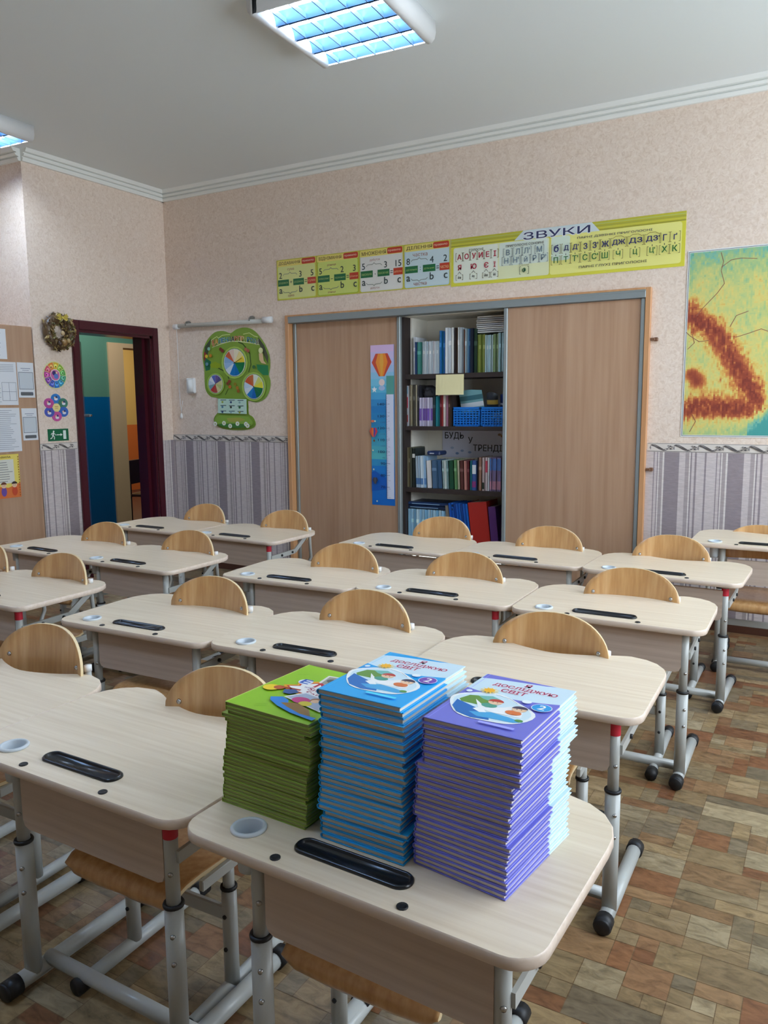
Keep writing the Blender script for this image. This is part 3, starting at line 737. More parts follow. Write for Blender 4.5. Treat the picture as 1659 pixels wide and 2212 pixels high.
def smiling_cover(w, h, z):
    p = Pr((0, 0, z), (1, 0, 0), (0, 1, 0), step=.00006)
    g = (152, 202, 34); e = .001; x0, y0 = -w/2, -h/2
    def uv(u, v): return (x0+u*w, y0+v*h)
    p.rect(*uv(.005, .004), *uv(.995, .996), g); p.line([uv(.0, .004), uv(0.0, 1)], .002, (214, 232, 120))
    random.seed(3)
    for _ in range(26):
        u, v = random.random()*.9+.03, random.random()*.9+.03; p.line([uv(u, v), uv(u+.05, v+.02), uv(u+.09, v+.05)], .0014, random.choice([(176, 220, 70), (128, 180, 24)]))
    def q(pts, c): p.shape([uv(*t) for t in pts], c)
    q([(.40, .86), (.93, .92), (.95, .72), (.44, .66)], (238, 238, 232)); q([(.43, .84), (.9, .89), (.92, .735), (.47, .68)], (166, 164, 150))
    for u, v, c in ((.52, .77, (90, 90, 84)), (.60, .80, (196, 150, 120)), (.68, .79, (70, 70, 80)), (.76, .81, (210, 190, 160)), (.84, .80, (60, 70, 60)), (.57, .73, (120, 100, 80)), (.72, .74, (190, 90, 60))): p.disc(*uv(u, v), .011, c, .009)
    q([(.18, .50), (.30, .56), (.26, .60), (.42, .70), (.50, .66), (.92, .72), (.99, .42), (.74, .36), (.30, .42)], (240, 170, 30))
    q([(.22, .50), (.33, .55), (.30, .59), (.44, .67), (.96, .69), (.985, .44), (.74, .385), (.33, .44)], (200, 60, 40))
    q([(.25, .50), (.35, .545), (.33, .58), (.45, .655), (.95, .67), (.975, .455), (.74, .40), (.35, .455)], (250, 250, 250))
    x, y = uv(.34, .60); p.disc(x-.004, y+.010, .016, (232, 240, 255), .014); p.text('E', x-.014, y, .022, (30, 90, 190), .02, bold=.08)
    x, y = uv(.47, .575); p.text('NG', x, y, .026, (196, 40, 60), .066, bold=.07)
    x, y = uv(.40, .535); p.text('with', x, y, .008, (150, 110, 170), .02)
    x, y = uv(.47, .49); p.text('Smiling', x, y, .017, (176, 60, 90), .072, bold=.03); x, y = uv(.50, .425); p.text('Sam', x, y, .016, (176, 70, 100), .046, bold=.03)
    p.disc(*uv(.13, .40), .018, (250, 214, 40), .015); p.disc(*uv(.20, .43), .012, (196, 90, 40), .010); p.line([uv(.22, .45), uv(.32, .46), uv(.42, .47)], .006, (176, 60, 30))
    q([(.28, .42), (.38, .46), (.46, .42), (.40, .36), (.32, .36)], (50, 90, 150))
    q([(.40, .30), (.52, .46), (.92, .40), (.93, .20)], (236, 238, 242)); q([(.43, .305), (.53, .44), (.90, .385), (.905, .215)], (176, 190, 214))
    p.disc(*uv(.60, .31), .02, (206, 60, 130), .014); p.disc(*uv(.73, .36), .012, (170, 110, 70), .011); p.disc(*uv(.735, .345), .009, (238, 196, 160), .008); p.disc(*uv(.69, .27), .014, (226, 206, 60), .011)
    q([(.30, .24), (.40, .29), (.50, .26), (.56, .2), (.84, .1), (.99, .10), (.99, .05), (.7, .08), (.5, .13), (.35, .19)], (40, 140, 226))
    q([(.48, .19), (.62, .25), (.82, .19), (.92, .10), (.8, .10), (.6, .15)], (150, 110, 50))
    return p
FD = desk['1a']; FZ = .5765
BLUE, PURP = (30, 166, 236), (114, 116, 216); LTB = (206, 234, 248)
def stack(kind, n, w, h, t, nl0, nl1, rot0, rot1, cover, pages, pm, colour, printer):
    cm, pg = mesh('textbook', cover, M_paint), mesh('page_block', pages, pm)
    random.seed(n*3+1); off = 0
    for i in range(n):
        k = i/(n-1); rot = rot0+(rot1-rot0)*k+random.uniform(-.014, .014)
        if random.random() < .22: off = random.uniform(-.006, .006)
        if i == n-1: rot = rot1; off = 0
        nx_, ny_ = nl0[0]+(nl1[0]-nl0[0])*k+off+random.uniform(-.0028, .0028), nl0[1]+(nl1[1]-nl0[1])*k+random.uniform(-.0018, .0018)
        c, s = math.cos(rot), math.sin(rot)
        o = obj('textbook', cm, None, None, (nx_+c*w/2-s*h/2, ny_+s*w/2+c*h/2, FZ+i*t), rot)
        ft = n-1-i; lab = f'{colour} textbook, ' + ('topmost of its stack, cover art showing' if ft == 0 else 'lowest in its stack, resting on the desk' if i == 0 else f'{ORD[ft]} from the top of its stack')
        tag(o, lab, 'book', f'{colour} textbooks in a stack')
        obj('page_block', pg, None, o)
        if ft == 0: printer.build('cover_print', o)
PT = .01; PHt = .0099
stack('p', 27, .176, .238, PHt, (-.573, 1.085), (-.552, 1.076), math.radians(-7.0), math.radians(-3.2), hardcover(.176, .238, PHt, PURP, LTB), pages_mb(.176, .238, PHt), M_pages, 'purple hardcover', swoosh_cover(.176, .238, PHt, (120, 122, 216), (212, 236, 250), (30, 160, 232)))
BHt = .0106
stack('b', 26, .174, .238, BHt, (-.753, 1.076), (-.760, 1.083), math.radians(-1.5), math.radians(-2.6), hardcover(.174, .238, BHt, BLUE, LTB), pages_mb(.174, .238, BHt), M_pages, 'blue hardcover', swoosh_cover(.174, .238, BHt, (28, 170, 240), (212, 236, 250), (120, 70, 176)))
GHt = .0075
mb = MB(); w_, h_ = .204, .25
mb.col = (150, 174, 74); mb.box(-w_/2, w_/2, -h_/2, h_/2, 0, .0011); mb.box(-w_/2, w_/2, -h_/2, h_/2, GHt-.0011, GHt); mb.box(-w_/2, -w_/2+.001, -h_/2, h_/2, 0, GHt)
pg = MB(); pg.box(-w_/2+.001, w_/2-.002, -h_/2+.0022, h_/2-.0018, .0012, GHt-.0012)
stack('g', 28, w_, h_, GHt, (-.994, 1.088), (-.974, 1.084), math.radians(-1.8), math.radians(-4.5), mb, pg, M_pages_green, 'green paperback', smiling_cover(w_, h_, GHt))

# ------------------------------------------------------------------ built-in wardrobe with shelves
wd = thing('built_in_wardrobe', 'built-in wooden wardrobe with two sliding doors and open middle shelves', 'wardrobe', (0, 0, 0))
YF = Y1-.03
mb = MB(); mb.rbox(CX0-.004, CX0+.03, YF, Y1+.40, 0, CZ, .003); mb.rbox(CX1-.028, CX1+.004, YF, Y1+.40, 0, CZ, .003); mb.rbox(CX0+.03, CX1-.028, YF, Y1+.40, CZ-.014, CZ, .003)
obj('outer_frame', mb, M_frame, wd)
mb = MB(); mb.rbox(CX0+.028, CX1-.026, YF-.004, Y1+.12, 1.948, CZ-.012, .003); mb.box(CX0+.028, CX1-.026, YF-.006, YF-.004, 1.985, 1.992); obj('top_track', mb, M_alu, wd)
mb = MB(); mb.box(CX0+.03, CX1-.03, YF+.01, Y1+.12, 0, .03); obj('bottom_track', mb, M_alu, wd)
for x0, x1, yy in ((-3.588, -2.668, Y1+.03), (-1.884, -1.002, Y1-.012)):
    mb = MB(); mb.box(x0+.024, x1-.024, yy, yy+.012, .035, 1.945); sd = obj('sliding_door', mb, M_wood, wd)
    for a, b in ((x0, x0+.026), (x1-.026, x1)):
        mb = MB(); mb.rbox(a, b, yy-.012, yy+.022, .032, 1.948, .004); obj('edge_profile', mb, M_alu, sd)
SH = [(1.548, 1.516), (1.186, 1.158), (.748, .716)]
mb = MB(); mb.box(-2.700, -2.648, Y1+.05, Y1+.14, .03, 1.945); mb.box(-1.90, -1.86, Y1+.05, Y1+.40, .03, 1.945); obj('divider', mb, M_dark, wd)
mb = MB(); mb.box(-2.705, -2.64+.003, Y1+.14, Y1+.40, .03, 1.945); obj('side_board', mb, M_cream, wd)
mb = MB(); mb.box(-2.72, -1.86, Y1+.385, Y1+.40, .03, 1.945); obj('back_board', mb, M_cream, wd)
mb = MB(); mb.box(-2.72, -1.86, Y1+.06, Y1+.40, 1.945, 1.96); obj('top_board', mb, M_cream, wd)
for zt, zb in SH:
    mb = MB(); mb.box(-2.648, -1.90, Y1+.055, Y1+.385, zb, zt); obj('shelf', mb, M_dark, wd)
mb = MB(); mb.box(-2.648, -1.90, Y1+.055, Y1+.385, .30, .33); obj('shelf', mb, M_dark, wd)

# books standing on the shelves: (x0, x1, height, colour, depth, set-back, lean, colour word)
def shelf_book(x0, x1, zb, h, col, dep=.2, dy=.085, lean=0, bands=(), name='book', cover=None):
    mb = MB(); t = max(x1-x0-.0006, .003); y0 = Y1+dy; bt = min(.0018, t*.25)
    mb.col = col; mb.box(0, bt, 0, dep, 0, h); mb.box(t-bt, t, 0, dep, 0, h); mb.box(0, t, 0, .002, 0, h)
    mb.col = (232, 226, 210); mb.box(bt, t-bt, .002, dep-.003, .002, h-.003)
    for a, b, c in bands: mb.col = c; mb.box(t*.02, t*.98, -.0006, .0005, h*a, h*b)
    for shp in (cover or ()):
        a, b, c_, d_, c = shp; mb.col = c; mb.box(t-.0002, t+.0006, dep*a, dep*b, h*c_, h*d_)
    o = obj(name, mb, M_paint); o.location = (x0, y0, zb)
    if lean: o.rotation_euler = (0, lean, 0)
    return o
def zx(v): return -2.706+(v-352)*.000856
Z1, Z2, Z3 = SH[0][0], SH[1][0], SH[2][0]
W_, NV, TL = (226, 232, 238), (30, 50, 90), (30, 130, 150)
rowA = [(357, 374, .290, (70, 40, 34), 'brown art-covered'), (474, 490, .26, (216, 220, 226), 'pale grey'), (492, 514, .224, (36, 70, 120), 'navy'), (516, 552, .222, (60, 130, 120), 'teal')]
rowA += [(555+i*14.6, 555+(i+1)*14.6, .224+random.uniform(-.003, .003), (214+random.randint(-8, 14), 224, 232), 'white') for i in range(11)]
rowA += [(718, 734, .292, (40, 120, 190), 'bright blue'), (735, 749, .284, (30, 110, 140), 'teal-blue'), (750, 767, .288, (30, 100, 170), 'mid blue'), (768, 794, .310, (224, 230, 236), 'thick white'), (795, 819, .308, (214, 222, 230), 'thick pale'), (820, 845, .308, (228, 230, 226), 'white'), (850, 862, .306, (60, 50, 50), 'black-brown'), (863, 875, .304, (110, 84, 64), 'brown'), (876, 895, .308, (232, 236, 238), 'glossy white'), (896, 915, .306, (190, 200, 206), 'silver-grey'), (916, 928, .292, (140, 146, 150), 'grey'), (929, 941, .29, (120, 70, 50), 'russet'), (942, 955, .295, (170, 190, 200), 'pale blue'), (956, 970, .296, (120, 170, 200), 'light blue'), (971, 985, .294, (40, 90, 140), 'blue'), (986, 1012, .296, (24, 34, 52), 'dark navy'), (1013, 1042, .292, (34, 60, 44), 'dark green')]
rowA += [(1046+i*16, 1046+(i+1)*16, .252, [(120, 138, 60), (140, 150, 70), (112, 128, 54), (150, 156, 84)][i], 'olive green') for i in range(4)]
rowA += [(1112+i*12.6, 1112+(i+1)*12.6, .246, [(196, 226, 232), (214, 234, 238), (170, 214, 226)][i % 3], 'pale cyan') for i in range(5)]
rowA += [(1177+i*13, 1177+(i+1)*13, .25, (150, 176, 130), 'pale green') for i in range(3)]
rowA += [(1218+i*13, 1218+(i+1)*13, .256, [(206, 232, 236), (160, 206, 216)][i % 2], 'white-cyan') for i in range(4)]
def words(col): return col
def fill(row, zb, where, grp, y0=.085):
    for i, it in enumerate(row):
        a, b, h, c, nm = it[:5]; lean = it[5] if len(it) > 5 else 0; bands = it[6] if len(it) > 6 else ((.62, .72, tuple(min(255, x+40) for x in c)),) if (b-a) > 12 and i % 2 else ()
        cov = [(.05, .5, .35, .8, (40, 120, 180)), (.1, .8, .05, .3, (170, 140, 80)), (.5, .9, .2, .45, (120, 60, 140)), (.3, .7, .55, .62, (220, 190, 90))] if nm == 'brown art-covered' else None
        o = shelf_book(zx(a), zx(b), zb, h, c, .16+.04*((i*7) % 3)/2 if nm != 'brown art-covered' else .22, y0+.006*((i*5) % 3), lean, bands, cover=cov)
        tag(o, f'{nm} book, {"first" if i == 0 else ORD[i]} from the left on the {where} shelf', 'book', grp)
while len(ORD) < 60: ORD.append({30: 'thirty-first', 31: 'thirty-second', 32: 'thirty-third', 33: 'thirty-fourth', 34: 'thirty-fifth', 35: 'thirty-sixth', 36: 'thirty-seventh', 37: 'thirty-eighth', 38: 'thirty-ninth', 39: 'fortieth', 40: 'forty-first', 41: 'forty-second', 42: 'forty-third', 43: 'forty-fourth', 44: 'forty-fifth', 45: 'forty-sixth', 46: 'forty-seventh', 47: 'forty-eighth', 48: 'forty-ninth'}.get(len(ORD), 'last'))
fill(rowA, Z1, 'top', 'books on the top shelf')
for i in range(9):                                # journals lying flat over the right-hand books
    mb = MB(); z = Z1+.262+i*.0125; dx = random.uniform(-.004, .004)
    mb.col = [(214, 216, 216), (200, 204, 208), (226, 224, 218)][i % 3]; mb.box(zx(1034)+dx, zx(1268)+dx, Y1+.10, Y1+.30, z, z+.0015); mb.box(zx(1034)+dx, zx(1268)+dx, Y1+.10, Y1+.30, z+.0095, z+.011); mb.box(zx(1034)+dx, zx(1268)+dx, Y1+.10, Y1+.102, z, z+.011)
    mb.col = (236, 234, 228); mb.box(zx(1036)+dx, zx(1266)+dx, Y1+.102, Y1+.298, z+.0015, z+.0095)
    tag(obj('journal', mb, M_paint), f'pale journal lying flat on the top shelf books, {"lowest" if i == 0 else ORD[8-i] if i < 8 else "uppermost"}{"" if i in (0, 8) else " from the top"}', 'journal', 'journals lying on the top shelf')
rowB = [(388, 428, .285, (206, 206, 214), 'white-and-red magazine', 0, ((.45, .72, (190, 50, 70)), (.1, .28, (170, 60, 60)), (.8, .97, (130, 170, 190)))), (436, 452, .292, (150, 136, 112), 'khaki folder-like'), (453, 468, .29, (196, 186, 156), 'beige'), (476, 492, .292, (84, 80, 70), 'dark olive'), (493, 510, .29, (206, 196, 170), 'cream'), (513, 530, .288, (56, 56, 62), 'charcoal')]
rowB += [(533+i*24, 533+(i+1)*24, .2, [(196, 190, 214), (214, 206, 226), (186, 176, 206), (206, 200, 220), (180, 180, 200)][i], 'lilac-white', 0, ((.2, .62, (120, 90, 170)),)) for i in range(5)]
rowB += [(656, 678, .206, (40, 60, 66), 'dark slate'), (682, 712, .208, (30, 120, 130), 'teal'), (716, 733, .215, (130, 40, 50), 'dark red'), (735, 752, .215, (176, 60, 60), 'red'), (753, 769, .214, (226, 214, 206), 'white'), (771, 794, .212, (160, 110, 130), 'mauve'), (797, 812, .214, (96, 66, 50), 'brown'), (813, 829, .212, (60, 50, 46), 'dark brown')]
fill(rowB, Z2, 'second', 'books on the second shelf')
rowC = [(405, 422, .285, (150, 140, 110), 'tall khaki'), (424, 440, .287, (120, 108, 80), 'tall olive-brown'), (442, 462, .285, (96, 100, 84), 'grey-green')]
rowC += [(466, 492, .28, (34, 44, 42), 'black-green binder-like', 0, ((.76, .86, (220, 222, 220)),))]
rowC += [(496+i*25, 496+(i+1)*25, .225, [(196, 216, 232), (176, 204, 226), (206, 222, 232), (150, 186, 216)][i], 'white-blue', -.03, ((.1, .3, (90, 130, 180)),)) for i in range(4)]
rowC += [(604, 650, .195, (222, 218, 216), 'wide white', -.05), (656, 700, .2, (70, 100, 130), 'slate blue', -.05), (702, 742, .198, (60, 92, 124), 'steel blue', -.05), (748, 764, .2, (176, 206, 206), 'pale teal', -.05), (766, 782, .2, (210, 222, 216), 'pale mint', -.05), (784, 802, .198, (120, 150, 150), 'grey-teal', -.05), (808, 850, .2, (26, 76, 52), 'dark green', -.045), (856, 878, .205, (96, 140, 90), 'green', -.04), (880, 900, .203, (196, 186, 160), 'beige', -.04), (904, 938, .202, (86, 46, 42), 'dark brown-red', -.035), (942, 962, .2, (190, 130, 120), 'salmon', -.03), (964, 984, .2, (96, 36, 40), 'maroon', -.03), (988, 1008, .204, (30, 110, 120), 'teal'), (1010, 1044, .206, (60, 90, 150), 'blue boxed', 0, ((.55, .85, (220, 226, 230)), (.1, .3, (140, 60, 120)))), (1050, 1062, .226, (50, 36, 34), 'black-brown'), (1064, 1090, .228, (150, 112, 92), 'tan'), (1096, 1116, .228, (196, 176, 176), 'dusty pink', 0, ((.05, .25, (50, 60, 50)),)), (1118, 1138, .228, (222, 206, 210), 'pale pink', 0, ((.55, .9, (206, 80, 100)),)), (1140, 1158, .226, (206, 210, 218), 'pale grey-blue')]
rowC += [(1162+i*13.4, 1162+(i+1)*13.4, .228, [(150, 130, 170), (166, 140, 176), (140, 130, 176)][i % 3], 'violet-blue', 0, ((.62, .97, (90, 130, 196)), (.05, .3, (196, 140, 160)))) for i in range(7)]
fill(rowC, Z3, 'third', 'books on the third shelf')
rowD = [(424+i*26, 424+(i+1)*26, .26, [(150, 196, 226), (170, 210, 232), (130, 184, 220), (190, 220, 234)][i % 4], 'light blue workbook-like') for i in range(14)]
rowD += [(800, 838, .30, (130, 122, 110), 'grey-beige', -.10)]
rowD += [(842+i*21, 842+(i+1)*21, .32, [(30, 90, 180), (40, 110, 200), (26, 76, 160)][i % 3], 'royal blue', -.12, ((.02, .38, (150, 120, 60)),)) for i in range(8)]
rowD += [(1014, 1180, .33, (176, 44, 36), 'wide red', -.12, ((.0, .08, (220, 220, 224)),)), (1184, 1250, .31, (90, 50, 110), 'dark purple', -.1)]
fill(rowD, .33, 'bottom', 'books on the bottom shelf')
for i, (c, dx) in enumerate((((24, 40, 70), 0), ((30, 52, 92), .012))):
    mb = MB(); z = .33+.262+i*.026; mb.col = c
    mb.rbox(zx(392)+dx, zx(838)+dx, Y1+.095, Y1+.30, z, z+.024, .006)
    mb.col = (150, 190, 220); mb.box(zx(440)+dx, zx(700)+dx, Y1+.0942, Y1+.0955, z+.010, z+.014)
    tag(obj('folder', mb, M_paint), ['dark blue folder lying on the light blue workbooks, lower one', 'dark blue folder lying on top of another dark blue folder'][i], 'folder', 'folders on the bottom shelf')
# navy case lying on leaning books (third shelf), bag, baskets, packets
mb = MB(); mb.col = (34, 52, 96); mb.rbox(zx(592), zx(712), Y1+.10, Y1+.22, Z3+.232, Z3+.262, .008); mb.col = (200, 206, 214); mb.box(zx(620), zx(660), Y1+.0993, Y1+.1005, Z3+.243, Z3+.25)
tag(obj('pencil_case', mb, M_paint), 'navy case lying on the leaning books of the third shelf', 'case')
bag = thing('cloth_bag', 'dark grey cloth bag lying on the lilac books of the second shelf', 'bag', (zx(592), Y1+.17, Z2+.204))
mb = MB(); mb.smooth = True; rg = []
for z, a, b in ((0, .045, .05), (.015, .052, .06), (.04, .05, .058), (.065, .038, .045), (.078, .02, .025)):
    rg.append([(a*math.cos(2*PI*i/16)*(1+.06*math.sin(5*i)), b*math.sin(2*PI*i/16)*(1+.05*math.cos(3*i)), z+.004*math.sin(3*i)) for i in range(16)])
mb.loft(rg); obj('bag_body', mb, mat('dark_cloth', (58, 58, 64), .8), bag)
mb = MB(); mb.smooth = True; mb.tube([(-.03, -.05, .03), (-.025, -.06, .06), (.0, -.062, .045), (.03, -.058, .06), (.035, -.05, .03)], .004); obj('strap', mb, M_rubber, bag)
def basket(x0, x1, label):
    t = thing('plastic_basket', label, 'basket', ((x0+x1)/2, Y1+.17, Z2), 0, 'blue baskets on the second shelf')
    w_, d_, h_ = (x1-x0)/2, .085, .128
    mb = MB(); mb.box(-w_*.86, w_*.86, -d_*.9, d_*.9, 0, .006); obj('base', mb, M_basket, t)
    mb = MB()
    for sx, sy, L, ax in ((0, -1, w_, 0), (0, 1, w_, 0), (-1, 0, d_, 1), (1, 0, d_, 1)):
        for k in range(7):                          # horizontal slats of the pierced wall
            z = .006+k*.0165; f = .88+.12*z/h_; fo = f
            if ax == 0: mb.box(-L*f, L*f, sy*d_*f-.002, sy*d_*f+.002, z, z+.0085)
            else: mb.box(sx*w_*f-.002, sx*w_*f+.002, -L*f, L*f, z, z+.0085)
        for k in range(9):
            q = -1+2*k/8
            if ax == 0: mb.box(L*q*.93-.003, L*q*.93+.003, sy*d_*.94-.003, sy*d_*.94+.003, .004, h_-.01)
            else: mb.box(sx*w_*.94-.003, sx*w_*.94+.003, L*q*.93-.003, L*q*.93+.003, .004, h_-.01)
    obj('pierced_wall', mb, M_basket, t)
    mb = MB()
    for a in ((-w_, w_, -d_, -d_+.008), (-w_, w_, d_-.008, d_), (-w_, -w_+.008, -d_, d_), (w_-.008, w_, -d_, d_)): mb.rbox(*a, h_-.012, h_+.004, .002)
    obj('rim', mb, M_basket, t); return t
basket(zx(838), zx(1072), 'blue plastic basket holding a teal packet, second shelf'); basket(zx(1080), zx(1290), 'blue plastic basket holding dark packets, partly behind the sliding door')
def packet(nm, x0, x1, z0, z1, col, lab, cat, lean, bands, dy=.15):
    mb = MB(); n = 9; w_ = x1-x0; h_ = z1-z0
    mb.col = col; F = []
    for s in (-1, 1):
        G = [[(w_*i/n, s*.018*math.sin(PI*i/n)**.7*math.sin(PI*max(.05, j/n))**.6, h_*j/n+.008*math.sin(PI*i/n*1.3)*(j == n)) for i in range(n+1)] for j in range(n+1)]
        b = len(mb.v)
        for r in G: mb.v.extend(r)
        for j in range(n):
            c = col
            for a, bb, cc in bands:
                if a <= (j+.5)/n <= bb: c = cc
            mb.col = c; mb.smooth = True
            for i in range(n):
                q = [b+j*(n+1)+i, b+j*(n+1)+i+1, b+(j+1)*(n+1)+i+1, b+(j+1)*(n+1)+i]; mb.face(q if s < 0 else q[::-1])
    o = obj(nm, mb, M_paint); o.location = (x0, Y1+dy, z0); o.rotation_euler = (.12, lean, 0); return tag(o, lab, cat)
packet('foil_packet', zx(884), zx(1084), Z2+.09, Z2+.235, (120, 170, 176), 'teal and white packet tilted in the left blue basket', 'packet', -.12, ((.25, .4, (226, 234, 236)), (.6, .75, (60, 110, 120))))
packet('dark_packet', zx(1104), zx(1200), Z2+.09, Z2+.225, (34, 38, 46), 'black packet standing in the right blue basket', 'packet', 0, ((.5, .62, (170, 140, 60)),))
packet('navy_packet', zx(1196), zx(1286), Z2+.09, Z2+.215, (30, 46, 96), 'navy packet at the right end of the second shelf', 'packet', .05, ((.4, .5, (170, 176, 196)),), .19)
# yellow sheet taped on the shelf edge, lettered sheet inside the third compartment
mb = MB(); mb.col = (236, 226, 176); nn = 8; b = len(mb.v)
for j in range(2):
    for i in range(nn+1):
        mb.v.append((-2.402+.210*i/nn, Y1+.048-.006*math.sin(PI*i/nn)*j-.004*j, 1.402+(1-j)*.138))
for i in range(nn): mb.face([b+nn+1+i, b+nn+2+i, b+i+1, b+i])
o = obj('notice_sheet', mb, M_print); md = o.modifiers.new('thick', 'SOLIDIFY'); md.thickness = .0008; tag(o, 'pale yellow sheet hanging from the edge of the upper shelf', 'paper')
sg = thing('lettered_sheet', 'white lilac sheet reading be in trend, behind the third shelf books', 'sign', (-2.49, Y1+.38, .95))
mb = MB(); mb.col = (222, 224, 242); mb.box(-.02, .57, 0, .002, 0, .2); sg2 = obj('sheet', mb, M_print, sg)
ink = (40, 40, 52)
for q in (('БУДЬ', .0, .128, .056, ink, .150), ('У', .186, .104, .046, ink, .036), ('ТРЕНДІ', .226, .040, .056, ink, .222)):
    p = Pr((0, -.0006, 0), (1, 0, 0), (0, 0, 1)); p.text(*q, bold=.03); p.build('word', sg)
p = Pr((0, -.0006, 0), (1, 0, 0), (0, 0, 1))
for u, v, c in ((.43, .17, (150, 120, 90)), (.45, .16, (176, 130, 70)), (.47, .17, (120, 100, 90)), (.1, .03, (120, 150, 196)), (.14, .05, (150, 170, 206)), (.06, .07, (170, 186, 214)), (.2, .04, (140, 160, 200))): p.disc(u, v, .014, c, .009, n=10)
p.build('drawing', sg)
# height chart on the left sliding door
hc = thing('height_chart', 'tall blue height chart with hot air balloons on the left wardrobe door', 'poster', (-2.912, Y1+.0295, .612))
w_, h_ = .192, 1.148
mb = MB(); mb.col = (40, 150, 210); mb.box(0, w_, -.0012, 0, 0, h_); obj('sheet', mb, M_print, hc)
p = Pr((0, -.0016, 0), (1, 0, 0), (0, 0, 1))
for i in range(24):                                # printed sky, from deep blue at the foot to pink at the head
    k = i/23; st = [(0, (20, 110, 200)), (.24, (30, 130, 210)), (.3, (90, 190, 200)), (.5, (50, 150, 200)), (.62, (40, 130, 200)), (.76, (110, 205, 235)), (.9, (190, 200, 240)), (1, (220, 190, 230))]
    for (a, ca), (b_, cb) in zip(st, st[1:]):
        if a <= k <= b_: f = (k-a)/(b_-a); c = tuple(ca[q]+(cb[q]-ca[q])*f for q in range(3)); break
    p.rect(0, h_*i/24, w_, h_*(i+1)/24, c)
p.shape([(0, .24), (.03, .25), (.07, .225), (.12, .2), (.13, .12), (0, .1)], (20, 96, 190))
def balloon(x, z, r, cols):
    n = len(cols)
    for i, c in enumerate(cols): p.shape([(x-r+2*r*i/n, z+r*.2), (x-r*.6+1.2*r*i/n, z+r*.95), (x-r*.6+1.2*r*(i+1)/n, z+r*.95), (x-r+2*r*(i+1)/n, z+r*.2), (x-r*.28+.56*r*(i+1)/n, z-r), (x-r*.28+.56*r*i/n, z-r)], c)
balloon(.092, 1.01, .082, [(206, 80, 60), (240, 150, 60), (236, 170, 70), (240, 140, 50), (200, 76, 60)])
p.disc(.092, .885, .024, (240, 220, 220)); p.disc(.092, .845, .026, (176, 200, 236), .018)
p.shape([(.03+.024*(1 if k % 2 == 0 else .45)*math.cos(math.radians(90+36*k)), .835+.024*(1 if k % 2 == 0 else .45)*math.sin(math.radians(90+36*k))) for k in range(10)], (245, 248, 255))
p.rect(.128, .05, w_-.004, .80, (220, 228, 250)); p.rect(.126, .05, .129, .80, (40, 60, 110)); p.rect(.13, .80, w_, .93, (90, 160, 150))
for k in range(60): p.rect(.129, .06+k*.0122, .129+(.03 if k % 5 == 0 else .014), .0612+k*.0122, (60, 80, 130))
for k, (t_, z) in enumerate((('90', .305), ('100', .39), ('110', .475), ('120', .56), ('130', .645), ('140', .73), ('80', .22), ('70', .135))): p.text(t_, .122-.02*len(t_), z-.008, .017, (24, 40, 84), .018*len(t_), bold=.03); p.rect(.12, z, .158, z+.002, (30, 44, 90))
for z, t_ in ((.347, '95'), (.432, '105'), (.517, '115'), (.602, '125')): p.text(t_, .12-.011*len(t_), z-.005, .010, (60, 96, 150), .011*len(t_))
balloon(.026, .53, .034, [(226, 80, 60), (236, 130, 60), (90, 80, 170), (210, 60, 80)]); p.disc(.03, .47, .008, (120, 80, 40)); balloon(.036, .18, .024, [(60, 70, 90), (90, 90, 96), (50, 60, 84)])
for x, z in ((.024, .262), (.05, .03), (.02, .40), (.04, .61)): p.disc(x, z, .006, (235, 240, 210))
p.disc(.02, .61, .014, (236, 130, 100), .009)
p.build('print', hc)

# ------------------------------------------------------------------ wall posters
def sheet(nm, label, cat, x0, x1, z0, z1, col=(245, 245, 240), grp=None):
    t = thing(nm, label, cat, (x0, Y1-.003, z0), 0, grp); mb = MB(); mb.col = col; mb.box(0, x1-x0, 0, .0025, 0, z1-z0); obj('sheet', mb, M_print, t)
    return t, Pr((0, -.0003, 0), (1, 0, 0), (0, 0, 1)), x1-x0, z1-z0
GRN, RD, INK = (36, 112, 66), (196, 66, 42), (44, 60, 62)
def brace(p, x0, x1, y, up):
    s = 1 if up else -1; m = (x0+x1)/2
    p.line([(x0, y), (x0+.012, y+s*.010), (m-.012, y+s*.011), (m, y+s*.021), (m+.012, y+s*.011), (x1-.012, y+s*.010), (x1, y)], .0035, (130, 140, 130))
MATH = [('ДОДАВАННЯ', 'сума', '2', '3', '5', '+', 'доданок', 'доданок', 'сума', 'сума', (226, 230, 150), (214, 222, 96), -3.706, -3.346),
        ('ВІДНІМАННЯ', 'різниця', '5', '2', '3', '−', 'зменшуване', "від'ємник", 'різниця', 'різниця', (214, 226, 120), (170, 196, 50), -3.343, -2.980),
        ('МНОЖЕННЯ', 'добуток', '5', '3', '15', '·', 'множник', 'множник', 'добуток', 'добуток', (232, 232, 226), (222, 222, 214), -2.977, -2.624),
        ('ДІЛЕННЯ', 'частка', '8', '4', '2', ':', 'ділене', 'дільник', 'частка', 'частка', (206, 226, 232), (186, 216, 232), -2.621, -2.272)]
